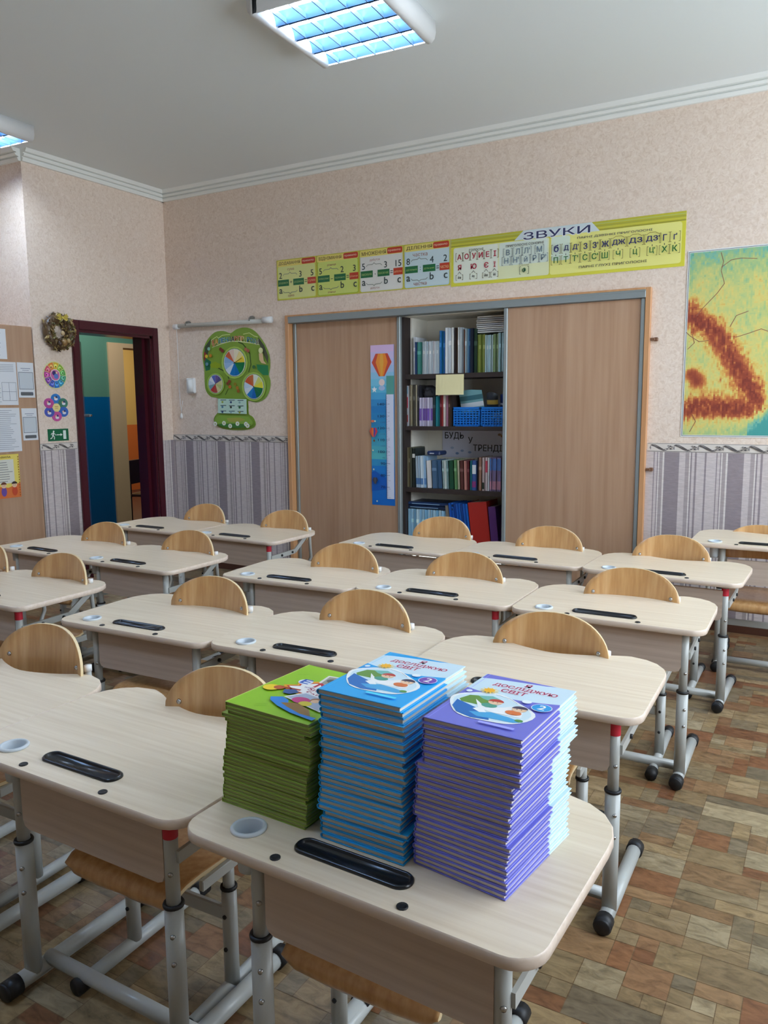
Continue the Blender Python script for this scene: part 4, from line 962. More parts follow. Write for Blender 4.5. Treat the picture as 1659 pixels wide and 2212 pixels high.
for i, (ttl, sub, a, b_, c, op, g1, g2, r1, sub2, bgc, frc, x0, x1) in enumerate(MATH):
    nm = ['addition', 'subtraction', 'multiplication', 'division'][i]
    t, p, W, Hh = sheet('rule_poster', f'small {nm} rule poster with numbers and green boxes above the wardrobe', 'poster', x0, x1, 2.124, 2.418, (206, 200, 70), 'arithmetic rule posters')
    p.rrect(.006, .006, W-.006, Hh-.006, .014, frc); p.rrect(.012, .012, W-.012, Hh-.05, .012, bgc)
    p.rrect(.006, Hh-.05, W-.006, Hh-.006, .01, (238, 222, 120))
    p.text(ttl, .02, Hh-.042, .026, (96, 72, 50), .195, bold=.03)
    p.rrect(W*.64, Hh-.046, W-.008, Hh-.006, .010, RD); p.text('правило', W*.66, Hh-.034, .014, (250, 226, 200), W*.28)
    p.ctext(sub, W*.36, .208, .020, (170, 110, 100))
    p.text(a, W*.06, .158, .042, INK, bold=.02); p.text(b_, W*.57, .158, .042, INK, bold=.02); p.text(c, W*.86-.012*(len(c)-1), .158, .042, INK, bold=.02)
    brace(p, W*.16, W*.52, .178, True)
    p.rect(W*.03, .102, W*.31, .148, GRN); p.rect(W*.42, .102, W*.69, .148, GRN); p.rect(W*.78, .102, W*.985, .148, RD)
    p.ctext(g1, W*.17, .116, .016, (170, 200, 120), W*.24); p.ctext(g2, W*.555, .116, .016, (170, 200, 120), W*.23); p.ctext(r1, W*.88, .114, .018, (250, 200, 150), W*.17)
    p.ctext(op, W*.365, .118, .004 if op == '−' else .02 if op != '·' else .008, INK, .02 if op in '+−' else .006)
    p.rect(W*.71, .130, W*.765, .1345, INK); p.rect(W*.71, .117, W*.765, .1215, INK)
    p.text('a', W*.06, .048, .034, INK, .028, bold=.03); p.text('b', W*.57, .048, .046, INK, .028, bold=.03); p.text('c', W*.87, .048, .034, INK, .026, bold=.03)
    brace(p, W*.16, W*.52, .064, False); p.ctext(sub2, W*.36, .018, .018, (170, 110, 100))
    p.build('print', t)
t, p, W, Hh = sheet('phonics_banner', 'long yellow-green banner of letter sounds above the right wardrobe door', 'poster', -2.266, -.797, 2.112, 2.416, (222, 216, 70))
p.rect(0, Hh-.052, W, Hh, (196, 190, 60)); 
for k, c in enumerate(((150, 146, 60), (214, 208, 80), (170, 170, 70), (190, 200, 110))): p.rect(0, Hh-.052+k*.012, W, Hh-.047+k*.012, c)
p.shape([(.44, Hh-.055), (.50, Hh), (.93, Hh), (.98, Hh-.055)], (214, 228, 232))
p.rrect(.018, .02, .67, Hh-.058, .014, (232, 236, 190)); p.rrect(.022, .024, .33, Hh-.062, .012, (236, 242, 226)); p.rrect(.34, .10, .66, Hh-.062, .012, (226, 238, 226))
p.rrect(.675, .018, W-.02, Hh-.055, .016, (240, 236, 140)); p.rrect(.682, .10, .80, Hh-.06, .014, (222, 238, 220))
p.text('ЗВУКИ', .50, .246, .044, (52, 56, 96), .42, bold=.04, outline=(236, 240, 244), ow=.10)
p.ctext('ГОЛОСНІ', .18, .214, .014, (80, 78, 66), .1, bold=.05); RDL = (178, 34, 62)
def brk(x, y, w_, h_, c=(120, 110, 80)):
    for s in (-1, 1): p.line([(x+s*(w_/2-.007), y), (x+s*w_/2, y), (x+s*w_/2, y+h_), (x+s*(w_/2-.007), y+h_)], .003, c)
for t_, x in zip('АОУИЕІ', (.060, .112, .164, .212, .260, .310)): p.ctext(t_, x, .167, .034, RDL, bold=.06); brk(x, .158, .049, .052)
for t_, x, q in zip('ЯЮЄЇ', (.063, .163, .252, .310), ('йа', 'йу', 'йе', 'йі')):
    p.ctext(t_, x, .100, .034, RDL, bold=.06); p.line([(x-.012, .076), (x, .090), (x+.012, .076)], .003, (90, 90, 80)); p.ctext(q, x, .046, .017, (60, 60, 60), bold=.05); brk(x, .038, .05, .032)
p.ctext('ПРИГОЛОСНІ СОНОРНІ', .511, .212, .014, (84, 82, 80), .25, bold=.05); SN = (112, 132, 146)
for t_, x in zip(('в', 'л', "л'", 'м'), (.400, .465, .526, .608)): p.ctext(t_.upper(), x, .163, .034, SN, bold=.04); brk(x, .154, .058, .05, (130, 140, 140))
for t_, x in zip(('н', "н'", 'й', 'р', "р'"), (.390, .455, .520, .578, .636)): p.ctext(t_.upper(), x, .112, .034, SN, bold=.04); brk(x, .102, .056, .05, (130, 140, 140))
p.ctext('ГЛУХИЙ', .511, .088, .010, (70, 80, 60), .06); p.ctext('Ф', .511, .046, .030, (40, 96, 60), bold=.05); brk(.511, .038, .058, .045, (90, 100, 70))
p.ctext('ПАРНІ ДЗВІНКІ ПРИГОЛОСНІ', 1.066, .212, .014, (70, 66, 80), .44, bold=.05); p.ctext('ПАРНІ ГЛУХІ ПРИГОЛОСНІ', 1.06, .040, .014, (70, 66, 60), .40, bold=.05)
NVY, GR2 = (40, 42, 100), (46, 110, 50)
XS = (.716, .779, .837, .897, .957, 1.016, 1.095, 1.193, 1.29, 1.358, 1.415)
for t_, x in zip(('б', 'д', "д'", 'з', "з'", 'ж', 'дж', 'дз', "дз'", 'г', 'ґ'), XS):
    p.ctext(t_.upper() if t_ != 'б' else t_, x, .150, .034 if t_ != 'б' else .042, NVY, .075 if len(t_) > 1 and t_[1] != "'" else None, bold=.06); brk(x, .140, .056 if len(t_) < 2 or t_[1] == "'" else .092, .054, (140, 130, 70))
    if t_.startswith('дж') or t_.startswith('дз'): p.line([(x-.036, .192), (x-.015, .204), (x+.015, .204), (x+.036, .192)], .003, (150, 130, 60))
for t_, x in zip(('п', 'т', "т'", 'с', "с'", 'ш', 'ч', 'ц', "ц'", 'х', 'к'), XS): p.ctext(t_.upper(), x, .084, .034, GR2, bold=.06); brk(x, .074, .056, .05, (140, 130, 70)); p.line([(x, .126), (x, .134)], .004, (60, 60, 50))
p.build('print', t)

# physical map: printed relief computed from distance to mountain arcs
mp = thing('wall_map', 'large physical relief map with brown mountain arc, right of the wardrobe', 'map', (-.779, Y1-.004, 1.137))
W, Hh = 1.50, 1.054
mb = MB(); mb.col = (238, 240, 238); mb.box(0, W, 0, .003, 0, Hh); obj('sheet', mb, M_print, mp)
arc = [(.0, .73), (.07, .66), (.16, .60), (.22, .50), (.285, .40), (.345, .30), (.395, .215), (.40, .175), (.34, .165), (.25, .165), (.17, .17), (.08, .175), (.0, .15)]
blob_ = [(.045, .36), (.08, .32)]
from mathutils import noise as NZ
def segd(x, y, pl):
    d = 9
    for (x0, y0), (x1, y1) in zip(pl, pl[1:]):
        L = (x1-x0)**2+(y1-y0)**2 or 1e-9; t = max(0, min(1, ((x-x0)*(x1-x0)+(y-y0)*(y1-y0))/L)); d = min(d, math.hypot(x-x0-t*(x1-x0), y-y0-t*(y1-y0)))
    return d
RAMP = [(-.2, (76, 160, 154)), (.0, (126, 188, 168)), (.12, (158, 194, 138)), (.28, (196, 204, 130)), (.42, (220, 208, 124)), (.54, (222, 188, 100)), (.66, (212, 142, 76)), (.82, (184, 100, 62)), (1.05, (156, 74, 54)), (1.3, (132, 60, 50))]
def relief(x, y):
    n = NZ.fractal(Vector((x*14, y*14, 1.7)), .8, 2.1, 5); f = NZ.fractal(Vector((x*60, y*26, 5)), .7, 2, 3)
    e = .32+.13*n+.16*f
    dd = segd(x, y, arc)*(1+.35*n)
    e += .72*math.exp(-(dd/.056)**2)*(1+.45*f)+.10*math.exp(-(dd/.12)**2)+.75*math.exp(-(segd(x, y, blob_)/.04)**2)
    if x > .06 and y < .42: e += .1*math.exp(-((x-.2)**2+(y-.27)**2)/.01)
    e -= .28*max(0, y-.86)/.2+.5*max(0, .05-x)*6*(1 if y > .78 else .25)
    e -= 1.6*max(0, (x-.40)*2.2+(.24-y)*1.2) if y < .33 and x > .36 else 0
    e -= 1.5*max(0, .10-y+max(0, x-.22)*.5) if x > .14 else .4*max(0, .06-y)*6
    if x > .6: e -= .1
    return e
mb = MB(); NXg, NYg = 150, 120; b0 = .012
for j in range(NYg+1):
    for i in range(NXg+1): mb.v.append((b0+(W-2*b0)*i/NXg, -.0005, b0+(Hh-2*b0)*j/NYg))
for j in range(NYg):
    for i in range(NXg):
        x = b0+(W-2*b0)*(i+.5)/NXg; y = b0+(Hh-2*b0)*(j+.5)/NYg; e = relief(x, y)
        c = RAMP[0][1] if e <= RAMP[0][0] else RAMP[-1][1]
        for (a, ca), (bq, cb) in zip(RAMP, RAMP[1:]):
            if a <= e <= bq: f = (e-a)/(bq-a); c = tuple(ca[q]+(cb[q]-ca[q])*f for q in range(3)); break
        mb.col = c; k = j*(NXg+1)+i; mb.face([k, k+1, k+NXg+2, k+NXg+1])
obj('printed_relief', mb, M_print, mp)
p = Pr((0, -.0006, 0), (1, 0, 0), (0, 0, 1)); LNC = (60, 84, 96)
for q in ((.006, W-.006, .006, .0085), (.006, W-.006, Hh-.0085, Hh-.006), (.006, .0085, .006, Hh-.006), (W-.0085, W-.006, .006, Hh-.006)): p.rect(q[0], q[2], q[1], q[3], LNC)
BRC = (150, 96, 84)
for pl in ([(.175, 1.03), (.19, .98), (.18, .93), (.20, .86), (.165, .81), (.09, .73), (.06, .69)], [(.18, .95), (.23, .985), (.28, .99), (.36, .98)], [(.01, .60), (.03, .58), (.08, .545), (.13, .55)], [(.04, .59), (.055, .54), (.02, .505)], [(.27, .56), (.34, .58), (.4, .60), (.47, .57)], [(.05, .03), (.08, .09), (.06, .13)], [(.24, .62), (.27, .68), (.33, .70)]): p.line(pl, .0032, BRC)
p.build('border_lines', mp)

# tree-shaped nature calendar
cal = thing('nature_calendar', 'green tree-shaped nature calendar with three dial wheels', 'poster', (-4.552, Y1-.004, 0))
SX, SZ, ZC = 5.413e-4, 4.148e-4, 1.99073
def cz(x, y): return (SX*x-1.68e-5*y, ZC-1.42e-5*x-SZ*y)
outline = smooth_loop([(700, 190), (560, 145), (400, 165), (260, 300), (180, 480), (170, 640), (200, 860), (205, 1100), (230, 1260), (320, 1360), (450, 1385), (460, 1500), (460, 1680), (400, 1760), (385, 1860), (480, 1950), (650, 1985), (900, 1985), (1080, 1950), (1155, 1880), (1110, 1760), (1030, 1700), (1020, 1550), (1025, 1425), (1180, 1450), (1330, 1380), (1410, 1220), (1420, 1060), (1390, 960), (1415, 800), (1400, 600), (1320, 400), (1180, 200), (1060, 115), (930, 95), (800, 130)], 3)
mb = MB(); oo = [cz(*q) for q in outline][::-1]
mb.col = (206, 222, 150); mb.loft([[(x, .003, z) for x, z in oo], [(x, 0, z) for x, z in oo]])
obj('sheet', mb, M_print, cal)
p = Pr((0, -.0004, 0), (1, 0, 0), (0, 0, 1))
def shp(pts, c): p.shape([cz(*q) for q in pts], c)
ctr = (790, 1000)
p.shape([(x, z) for x, z in inset([cz(*q) for q in outline][::-1], .007)], (132, 164, 62))
for q, c in (([(190, 600), (200, 420), (330, 250), (300, 420), (240, 620)], (70, 84, 60)), ([(175, 620), (230, 640), (320, 700), (300, 860), (215, 880)], (40, 110, 80)), ([(1210, 260), (1320, 420), (1395, 620), (1390, 760), (1300, 560), (1230, 380)], (80, 84, 66)), ([(1180, 760), (1390, 780), (1400, 960), (1300, 960), (1200, 860)], (40, 130, 80)), ([(400, 700), (520, 760), (480, 830), (330, 820), (300, 760)], (150, 170, 40)), ([(190, 500), (240, 560), (200, 700), (180, 640)], (150, 50, 50))): shp(q, c)
for pl, wd, c in (([(330, 300), (400, 250), (440, 230), (470, 260), (540, 210), (620, 200), (690, 200)], .006, (214, 226, 150)), ([(940, 200), (1050, 180), (1140, 240), (1200, 260)], .006, (214, 226, 150)), ([(350, 430), (520, 370), (700, 325), (850, 330), (1100, 370), (1230, 400)], .006, (230, 236, 180)), ([(850, 345), (930, 380), (980, 440), (1060, 560), (1080, 760), (1040, 900)], .008, (60, 84, 40)), ([(470, 830), (570, 880), (640, 960), (670, 1030)], .008, (60, 84, 40)), ([(650, 1230), (600, 1330)], .006, (70, 90, 40))): p.line([cz(*q) for q in pl], wd, c)
TXC = [(200, 90, 50), (230, 160, 50), (20, 120, 150), (20, 110, 170), (10, 130, 150), (30, 100, 90), (60, 60, 60)]
for i, ch in enumerate('КАЛЕНДАР'):
    a = cz(345+i*62, 390-(0.5*i*16+10*math.sin(i/7*PI))-10); p.text(ch, a[0], a[1], .036, TXC[i % 7], .029, bold=.08, outline=(236, 240, 214), ow=.06)
for i, ch in enumerate('ПРИРОДИ'):
    a = cz(850+i*55, 320+6*i+2*i*i*.6); p.text(ch, a[0], a[1], .036, [(206, 120, 70), (224, 170, 90), (140, 170, 60), (20, 110, 160), (16, 120, 140), (20, 130, 120), (130, 130, 120)][i], .026, bold=.08, outline=(236, 240, 214), ow=.06)
WH8 = [(226, 236, 240), (240, 226, 190), (236, 206, 60), (226, 190, 40), (20, 120, 70), (10, 110, 180), (30, 130, 200), (226, 236, 246), (150, 190, 230), (170, 200, 236), (206, 100, 60), (226, 150, 110)]
def wheel(cx, cy, rx, cols, a0=90):
    n = len(cols); x, z = cz(cx, cy); r = rx*SX
    p.disc(x, z, r*1.30, (170, 200, 90), r*1.22); p.disc(x, z, r*1.12, (110, 140, 120), r*1.09); p.disc(x, z, r*1.06, (236, 240, 226), r*1.04)
    for i, c in enumerate(cols): p.disc(x, z, r, c, n=4, a0=a0-360*(i+1)/n, a1=a0-360*i/n)
    p.disc(x, z, r*.06, (90, 60, 30))
wheel(780, 725, 190, [(236, 226, 200), (240, 222, 150), (236, 206, 60), (20, 120, 70), (20, 130, 70), (10, 110, 180), (20, 120, 190), (214, 228, 244), (160, 196, 236), (140, 180, 226), (206, 96, 60), (230, 206, 190)])
p.line([cz(760, 745), cz(920, 640)], .004, (90, 66, 30))
wheel(1140, 1175, 170, [(226, 236, 226), (214, 220, 120), (226, 220, 60), (16, 120, 70), (10, 110, 80), (10, 104, 190), (30, 130, 200), (220, 232, 244), (200, 222, 240), (206, 90, 50), (196, 110, 60)])
wheel(420, 1130, 130, [(110, 90, 150), (90, 80, 130), (214, 206, 150), (190, 200, 130), (220, 214, 160), (180, 80, 70), (190, 60, 60), (120, 160, 170), (190, 206, 226), (226, 232, 240), (96, 110, 190)])
for q, c in (((525, 470), (120, 60, 40)), ((560, 500), (130, 50, 46)), ((1040, 510), (170, 90, 70)), ((1000, 480), (176, 110, 80)), ((660, 1120), (130, 70, 40)), ((700, 1180), (196, 110, 50)), ((690, 1080), (140, 60, 40)), ((840, 1200), (190, 130, 50)), ((860, 1260), (160, 100, 40)), ((800, 1130), (150, 130, 40)), ((250, 600), (230, 190, 60)), ((330, 590), (200, 130, 40)), ((390, 380), (190, 140, 90)), ((300, 460), (150, 206, 190)), ((260, 750), (110, 150, 170)), ((1150, 810), (60, 110, 60))): p.disc(*cz(*q), .016, c, .014, n=9)
shp([(1240, 560), (1310, 560), (1330, 700), (1380, 760), (1290, 740), (1250, 680)], (226, 196, 150)); p.disc(*cz(1275, 510), .022, (226, 230, 170))
shp([(470, 1410), (1015, 1410), (1020, 1690), (470, 1690)], (196, 228, 214))
for i in range(3):
    for j in range(3):
        a = cz(520+i*165, 1430+j*105); p.rect(a[0], a[1]-.006, a[0]+.06, a[1], (90, 110, 120)); b_ = cz(540+i*165, 1475+j*95); p.disc(b_[0]+.01, b_[1], .011, [(170, 190, 90), (90, 140, 170), (60, 90, 130), (60, 70, 60), (150, 190, 190), (70, 130, 80)][(i*2+j) % 6], .009, n=10)
shp([(410, 1780), (500, 1735), (1060, 1735), (1130, 1830), (1140, 1880), (1060, 1930), (900, 1960), (650, 1960), (500, 1925), (410, 1860)], (140, 176, 70)); shp([(640, 1780), (900, 1760), (1000, 1800), (860, 1850), (680, 1850)], (170, 170, 80)); shp([(480, 1900), (700, 1880), (1100, 1880), (1050, 1930), (880, 1960), (640, 1960), (510, 1935)], (70, 130, 60))
for q in ((420, 1900), (590, 1880), (710, 1930), (850, 1880), (1010, 1880), (1040, 1910)):
    a = cz(*q); p.disc(a[0], a[1], .02, (236, 240, 232), .018, n=12); p.disc(a[0], a[1], .007, (190, 196, 120))
p.build('print', cal)

# rolled screen tube with pull cord, wall switch
rs = thing('rolled_screen', 'white tube of a rolled-up screen mounted above the calendar', 'screen', (-4.24, Y1-.04, 1.985))
mb = MB(); mb.smooth = True; mb.cyl((-.47, 0, .004), (.44, 0, -.006), .017, n=16); obj('roller', mb, mat('roller_grey', (198, 198, 192), .4), rs)
for x0, x1, r in ((-.50, -.45, .021), (.42, .50, .024)):
    mb = MB(); mb.smooth = True; mb.cyl((x0, 0, .0), (x1, 0, -.001), r, n=16); obj('end_cap', mb, M_white, rs)
for x in (-.36, .30):
    mb = MB(); mb.box(x-.008, x+.008, -.004, .04, .010, .035); mb.smooth = True; mb.tube([(x, -.018, .0), (x, -.02, .02), (x, 0, .034), (x, .03, .04)], .004); obj('bracket', mb, mat('bracket_steel', (120, 120, 116), .4), rs)
mb = MB(); mb.smooth = True; mb.tube([(-.495, .02, -.01), (-.50, .028, -.25), (-.505, .03, -.5), (-.50, .03, -.62), (-.49, .03, -.69)], .002, n=6); mb.tube([(-.47, .03, -.60), (-.485, .03, -.65), (-.49, .03, -.70)], .0018, n=6); obj('pull_cord', mb, M_white, rs)
mb = MB(); mb.smooth = True; mb.lathe([(0, -.75), (.009, -.745), (.012, -.73), (.008, -.71), (.003, -.70), (0, -.70)], -.49, .028, n=12); obj('cord_knob', mb, M_white, rs)
sw = thing('wall_switch_box', 'white rounded switch box on the wall left of the calendar', 'switch', (-4.604, Y1, 1.507))
mb = MB(); mb.rbox(-.045, .045, -.03, 0, -.062, .062, .008); obj('housing', mb, M_white, sw)
mb = MB(); mb.smooth = True; mb.cyl((.008, -.036, -.05), (.008, -.036, .05), .026, n=16); obj('cover', mb, M_white, sw)
for z, lab in ((1.707, 'small brown hook at the upper right edge of the wardrobe frame'), (.94, 'small brown hook at the lower right edge of the wardrobe frame')):
    mb = MB(); mb.rbox(-.948, -.925, Y1-.022, Y1, z-.011, z+.011, .004); mb.rbox(-.966, -.94, Y1-.03, Y1-.018, z-.008, z+.008, .003); tag(obj('hook', mb, mat('hook_brown', (120, 84, 60), .5)), lab, 'hook')

# ------------------------------------------------------------------ left wall: wreath, circles, exit sign, cabinet with papers
XW = X0
wr = thing('wall_wreath', 'brown wreath of dried leaves and cones hanging left of the door', 'wreath', (XW+.035, 3.778, 1.872))
R0, r0 = .092, .034
mb = MB(); mb.smooth = True; mb.col = (92, 70, 46)
mb.loft([[((r0*math.sin(2*PI*j/10)), (R0+r0*math.cos(2*PI*j/10))*math.cos(2*PI*i/32), (R0+r0*math.cos(2*PI*j/10))*math.sin(2*PI*i/32)) for j in range(10)] for i in range(33)], cap0=False, cap1=False)
obj('ring', mb, M_paint, wr)
random.seed(11); mb = MB()
for k in range(190):
    a = random.uniform(0, 2*PI); q = random.uniform(-.3, PI+.3); rr = r0*random.uniform(.95, 1.2)
    c = Vector((rr*math.sin(q), (R0+rr*math.cos(q))*math.cos(a), (R0+rr*math.cos(q))*math.sin(a))); L = random.uniform(.012, .026); t1 = Vector((random.uniform(-.4, .8), random.uniform(-1, 1), random.uniform(-1, 1))).normalized(); t2 = Vector((random.uniform(-.3, .6), random.uniform(-1, 1), random.uniform(-1, 1))); t2 = (t2-t1*t2.dot(t1)).normalized(); nn_ = t1.cross(t2)
    mb.col = random.choice([(140, 114, 72), (116, 92, 56), (170, 146, 94), (104, 100, 62), (84, 62, 42), (186, 164, 112), (132, 124, 72)])
    mb.add([c-t1*L, c+t2*L*.45+nn_*.004, c+t1*L, c-t2*L*.45-nn_*.002, c+nn_*.007], [(0, 4, 1), (1, 4, 2), (2, 4, 3), (3, 4, 0)])
o = obj('dried_leaves', mb, M_paint, wr); o['kind'] = 'stuff'
mb = MB(); mb.col = (206, 186, 90)
for s in (-1, 1):
    for dz, L in ((.012, .05), (-.008, .045)):
        mb.add([(.045, 0, R0+.002), (.06, s*L*.5, R0+.02+dz), (.05, s*L, R0+dz), (.055, s*L*.5, R0-.012+dz)], [(0, 1, 2, 3)])
mb.smooth = True; mb.lathe([(0, -.012), (.011, 0), (0, .012)], 0, 0, n=8); mb.v[-24:] = [(x+.05, y, z+R0+.003) for x, y, z in mb.v[-24:]]
o = obj('bow', mb, M_paint, wr); o['label'] = 'yellow ribbon bow'; md = o.modifiers.new('thick', 'SOLIDIFY'); md.thickness = .002
mb = MB(); mb.smooth = True
for dy, dz, r, c in ((.01, -.075, .024, (150, 116, 70)), (-.028, -.085, .02, (70, 50, 36)), (.045, -.062, .017, (176, 150, 104)), (.0, -.012, .017, (196, 170, 130))):
    mb.col = c; b = len(mb.v); mb.lathe([(0, -r), (r*.6, -r*.8), (r, -r*.2), (r*.9, r*.4), (r*.5, r*.9), (0, r)], 0, 0, n=10); mb.v[b:] = [(x*.8+.04, y+dy, z+dz) for x, y, z in mb.v[b:]]
obj('cone', mb, M_paint, wr)
def wall_print(nm, label, cat, y0, z0, w_, h_, shape='rect', col=(244, 244, 240), x=None, grp=None):
    t = thing(nm, label, cat, ((XW if x is None else x)+.0005, y0, z0), 0, grp); mb = MB(); mb.col = col
    if shape == 'rect': mb.box(0, .002, 0, w_, 0, h_)
    else:
        n = 28; mb.loft([[(xx, w_/2+w_/2*math.cos(2*PI*i/n), h_/2+h_/2*math.sin(2*PI*i/n)) for i in range(n)] for xx in (0, .002)])
    if shape != 'none': obj('sheet', mb, M_print, t)
    return t, Pr((.0024, 0, 0), (0, 1, 0), (0, 0, 1))
t, p = wall_print('round_wheel_poster', 'round rainbow wheel poster of ten sectors under the wreath', 'poster', 3.648, 1.471, .196, .196, 'disc', (226, 226, 170))
SC = [(96, 176, 90), (150, 190, 70), (226, 190, 60), (230, 140, 60), (214, 90, 110), (190, 70, 150), (130, 70, 160), (70, 90, 190), (40, 120, 206), (50, 150, 190), (70, 160, 130)]
for i, c in enumerate(SC):
    a0 = i*360/11; p.disc(.098, .098, .090, c, n=4, a0=a0, a1=a0+360/11-3); r = math.radians(a0+16); p.disc(.098+.066*math.cos(r), .098+.066*math.sin(r), .013, tuple(min(255, v+70) for v in c), n=8); p.disc(.098+.07*math.cos(r), .098+.06*math.sin(r), .006, tuple(v*.5 for v in c), n=8)
p.disc(.098, .098, .042, (236, 232, 230)); p.disc(.098, .098, .037, (206, 110, 170)); p.disc(.09, .112, .016, (60, 60, 120)); p.disc(.105, .09, .018, (90, 130, 206)); p.disc(.11, .115, .008, (236, 200, 170)); p.build('print', t)
t = thing('flower_poster', 'six-petal flower poster in blue and pink above the exit sign', 'poster', (XW+.0005, 3.741, 1.34))
PC = [(50, 130, 206), (70, 130, 110), (60, 110, 196), (206, 90, 160), (80, 96, 186), (190, 80, 150)]
for i, c in enumerate(PC):
    a = math.radians(90-60*i); mb = MB(); mb.col = c; cy, cz_ = .068*math.cos(a), .062*math.sin(a)
    mb.loft([[(xx, cy+.041*math.cos(2*PI*k/18), cz_+.036*math.sin(2*PI*k/18)) for k in range(18)] for xx in (0, .002+.0002*i)])
    obj('petal', mb, M_print, t)
p = Pr((.0035, 0, 0), (0, 1, 0), (0, 0, 1)); p.disc(0, 0, .032, (240, 224, 150), .03); p.rect(-.014, .004, .014, .009, (206, 150, 90)); p.rect(-.012, -.007, .012, -.003, (206, 150, 90))
for i in range(6):
    a = math.radians(90-60*i); x, y = .072*math.cos(a), .066*math.sin(a); p.disc(x, y-.006, .016, (230, 230, 240), .010, n=8); p.disc(x+.004, y+.008, .008, (60, 60, 110), n=8); p.disc(x-.01, y+.004, .007, (240, 200, 160), n=8)
p.build('print', t)
t, p = wall_print('exit_sign', 'green emergency exit sign with running figure, arrow and door', 'sign', 3.656, 1.102, .174, .086, 'rect', (10, 104, 66))
Wt = (238, 246, 242); p.rect(.128, .012, .152, .074, Wt); p.rect(.133, .016, .149, .07, (222, 238, 230))
p.line([(.072, .044), (.106, .044)], .006, Wt); p.shape([(.104, .034), (.122, .044), (.104, .054)], Wt)
p.disc(.048, .068, .007, Wt); p.line([(.046, .058), (.040, .040)], .011, Wt); p.line([(.046, .056), (.058, .050), (.064, .042)], .005, Wt); p.line([(.044, .056), (.032, .056), (.026, .046)], .005, Wt); p.line([(.041, .040), (.052, .030), (.050, .014)], .007, Wt); p.line([(.039, .040), (.034, .026), (.020, .018)], .007, Wt); p.build('print', t)

cb = thing('wood_cabinet', 'tall brown wood cabinet set in the niche left of the door, papers on it', 'cabinet', (XW, 2.7, 0))
mb = MB(); mb.rbox(-.55, -.02, -1.1, .885, 0, 1.895, .003); obj('body', mb, M_wood, cb)
for a, b in ((-1.095, -.11), (-.105, .883)):
    mb = MB(); mb.rbox(-.02, 0, a, b, .06, 1.893, .002); obj('door', mb, M_wood, cb)
def paper(nm, label, y0, y1, z0, z1, kind):
    t, p = wall_print(nm, label, 'paper', y0, z0, y1-y0, z1-z0, 'rect', (228, 232, 238), XW); w_, h_ = y1-y0, z1-z0
    if kind == 'text':
        for k in range(int(h_/.013)-1):
            y = h_-.018-k*.013; L = w_*random.uniform(.6, .92); p.rect(w_*.06, y, w_*.06+L*.9, y+.0028, (150, 156, 170))
    elif kind == 'form':
        for k in range(5): p.rect(w_*.2, h_-.02-k*.011, w_*.9, h_-.0175-k*.011, (140, 146, 160))
        for (a, b) in (((w_*.45, .03), (w_*.95, .03)), ((w_*.45, .15), (w_*.95, .15)), ((w_*.45, .03), (w_*.45, .15)), ((w_*.7, .03), (w_*.7, .15)), ((w_*.95, .03), (w_*.95, .15)), ((w_*.45, .09), (w_*.95, .09))): p.line([a, b], .002, (120, 126, 140))
        for k in range(4): p.rect(w_*.05, .02+k*.03, w_*.4, .0225+k*.03, (150, 156, 170))
    elif kind == 'card':
        p.rrect(.008, h_*.24, w_-.008, h_*.72, .006, (206, 214, 222))
        q = [(.008, h_*.24), (w_-.008, h_*.24), (w_-.008, h_*.72), (.008, h_*.72), (.008, h_*.24)]; p.line(q, .003, (84, 96, 110)); p.rrect(.014, h_*.06, w_-.014, h_*.16, .006, (96, 100, 104))
        p.rect(w_*.2, h_*.82, w_*.8, h_*.84, (150, 156, 176)); p.rect(w_*.3, h_*.77, w_*.7, h_*.785, (150, 156, 176))
    p.build('print', t)
paper('pinned_page', 'narrow white text page at the top of the wood cabinet', 3.16, 3.382, 1.665, 1.863, 'text')
paper('pinned_page', 'white page with a small form table pinned on the cabinet', 3.232, 3.442, 1.36, 1.647, 'form')
paper('pinned_page', 'white text page pinned just above the yellow children poster', 3.234, 3.444, 1.046, 1.341, 'text')
paper('pinned_card', 'upper small white card with framed blank square on the cabinet', 3.45, 3.575, 1.410, 1.648, 'card')
paper('pinned_card', 'lower small white card with framed blank square on the cabinet', 3.46, 3.577, 1.117, 1.337, 'card')
t, p = wall_print('children_poster', 'yellow poster with two drawn children at the bottom of the cabinet papers', 'poster', 3.20, .733, .212, .296, 'rect', (236, 210, 90), XW)
p.rect(.004, .004, .208, .292, (240, 220, 110)); p.shape([(.0, .0), (.212, .0), (.212, .10), (.12, .07), (0, .09)], (226, 120, 60)); p.rect(.01, .10, .17, .262, (226, 226, 214))
for k in range(9): p.rect(.02, .112+k*.016, .03+random.uniform(.08, .13), .116+k*.016, (130, 130, 130))
p.text('ПРАВИЛА', .03, .272, .012, (90, 70, 40), .12, bold=.05)
for cx, hair, body in ((.085, (110, 60, 36), (110, 80, 160)), (.165, (60, 44, 36), (206, 80, 50))):
    p.disc(cx, .045, .02, body, .032); p.disc(cx, .088, .019, (244, 204, 166)); p.disc(cx, .094, .021, hair, .017, a0=0, a1=180); p.disc(cx-.006, .086, .0022, (40, 30, 30)); p.disc(cx+.006, .086, .0022, (40, 30, 30))
for k in range(16): p.rect(.2, .01+k*.0175, .206, .018+k*.0175, (150, 96, 40))
p.build('print', t)
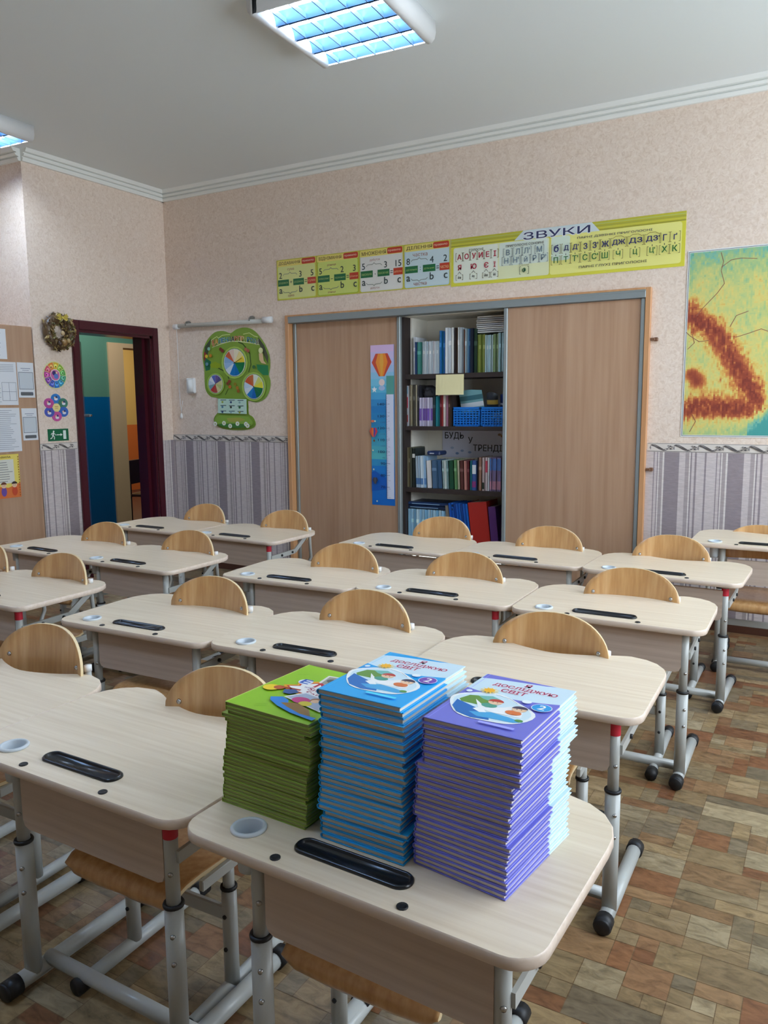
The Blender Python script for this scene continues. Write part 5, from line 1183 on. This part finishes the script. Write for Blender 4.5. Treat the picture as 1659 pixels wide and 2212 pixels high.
# dark chair standing in the far doorway
dc = thing('dark_chair', 'dark brown wooden chair standing beyond the doorway', 'chair', (KX+.08, 6.62, 0), math.radians(20))
mb = MB(); mb.rbox(-.2, .2, -.2, .2, .30, .33, .006); obj('seat', mb, M_dwood, dc)
mb = MB(); mb.rbox(-.2, -.17, -.2, .2, .44, .72, .006); obj('backrest', mb, M_dwood, dc)
for sx, sy in ((-1, -1), (-1, 1), (1, -1), (1, 1)):
    mb = MB(); mb.box(sx*.18-.018, sx*.18+.018, sy*.18-.018, sy*.18+.018, 0, .46 if sx < 0 else .30); obj('leg', mb, M_dwood, dc)

# ------------------------------------------------------------------ ceiling lamps with louvres
def make_lamp():
    t = bpy.data.objects.new('ceiling_lamp', None); C.objects.link(t); t.empty_display_size = .1
    hs, T = .297, .085
    mb = MB(); mb.box(-hs+.02, hs-.02, -hs, hs, -.02, 0); mb.box(-hs+.02, hs-.02, -hs, -hs+.006, -T, 0); mb.box(-hs+.02, hs-.02, hs-.006, hs, -T, 0); obj('housing', mb, M_white, t)
    for s in (-1, 1):
        mb = MB(); mb.smooth = True; prof = [(.028, 0), (.03, -.05), (.024, -.075), (.01, -.09), (-.008, -.092), (-.02, -.085), (-.022, -.07), (-.022, 0)]
        mb.loft([[(s*(hs-.02)+s*a, y, z) for a, z in (prof if s > 0 else prof[::-1])] for y in (hs, -hs)][::-1] if s > 0 else [[(s*(hs-.02)+s*a, y, z) for a, z in prof[::-1]] for y in (-hs, hs)]); obj('side_rail', mb, M_white, t)
    for k in range(4):
        yc = -hs+.075+k*.149
        mb = MB(); mb.smooth = True
        pr = [(-.068, -.084), (-.055, -.055), (-.035, -.033), (0, -.025), (.035, -.033), (.055, -.055), (.068, -.084)]
        mb.loft([[(x, yc+a, z) for a, z in pr] for x in (-hs+.035, hs-.035)], closed=False, cap0=False, cap1=False); obj('reflector', mb, M_refl, t)
        mb = MB(); mb.smooth = True; mb.cyl((-hs+.04, yc, -.046), (hs-.04, yc, -.046), .0125, n=12); obj('tube', mb, M_tube, t)
    for k in range(5):
        x = -hs+.10+k*.0985; mb = MB()
        for j in range(4):
            yc = -hs+.075+j*.149; mb.loft([[(x-.002, yc-.066, -.086), (x+.002, yc-.066, -.086), (x+.004, yc-.055, -.066), (x-.004, yc-.055, -.066)], [(x-.002, yc+.066, -.086), (x+.002, yc+.066, -.086), (x+.004, yc+.055, -.066), (x-.004, yc+.055, -.066)]])
        obj('louvre_fin', mb, M_fin, t)
    return t
lamp = make_lamp(); LP = [(-1.965, 3.12, 'square louvred ceiling lamp with four lit tubes over the desks'), (-4.68, 3.05, 'second square ceiling lamp whose corner shows at the upper left'), (.77, 3.12, 'square ceiling lamp out of frame by the window wall'), (-1.93, .4, 'square ceiling lamp out of frame above the front desks'), (-4.64, .4, 'square ceiling lamp out of frame near the wood cabinet')]
for i, (x, y, lab) in enumerate(LP):
    t = lamp if i == 0 else copy_tree(lamp)
    t.location = (x, y, H); t.rotation_euler = (0, 0, math.radians(2.8)); tag(t, lab or 'square louvred ceiling lamp out of frame', 'lamp', 'louvred ceiling lamps')
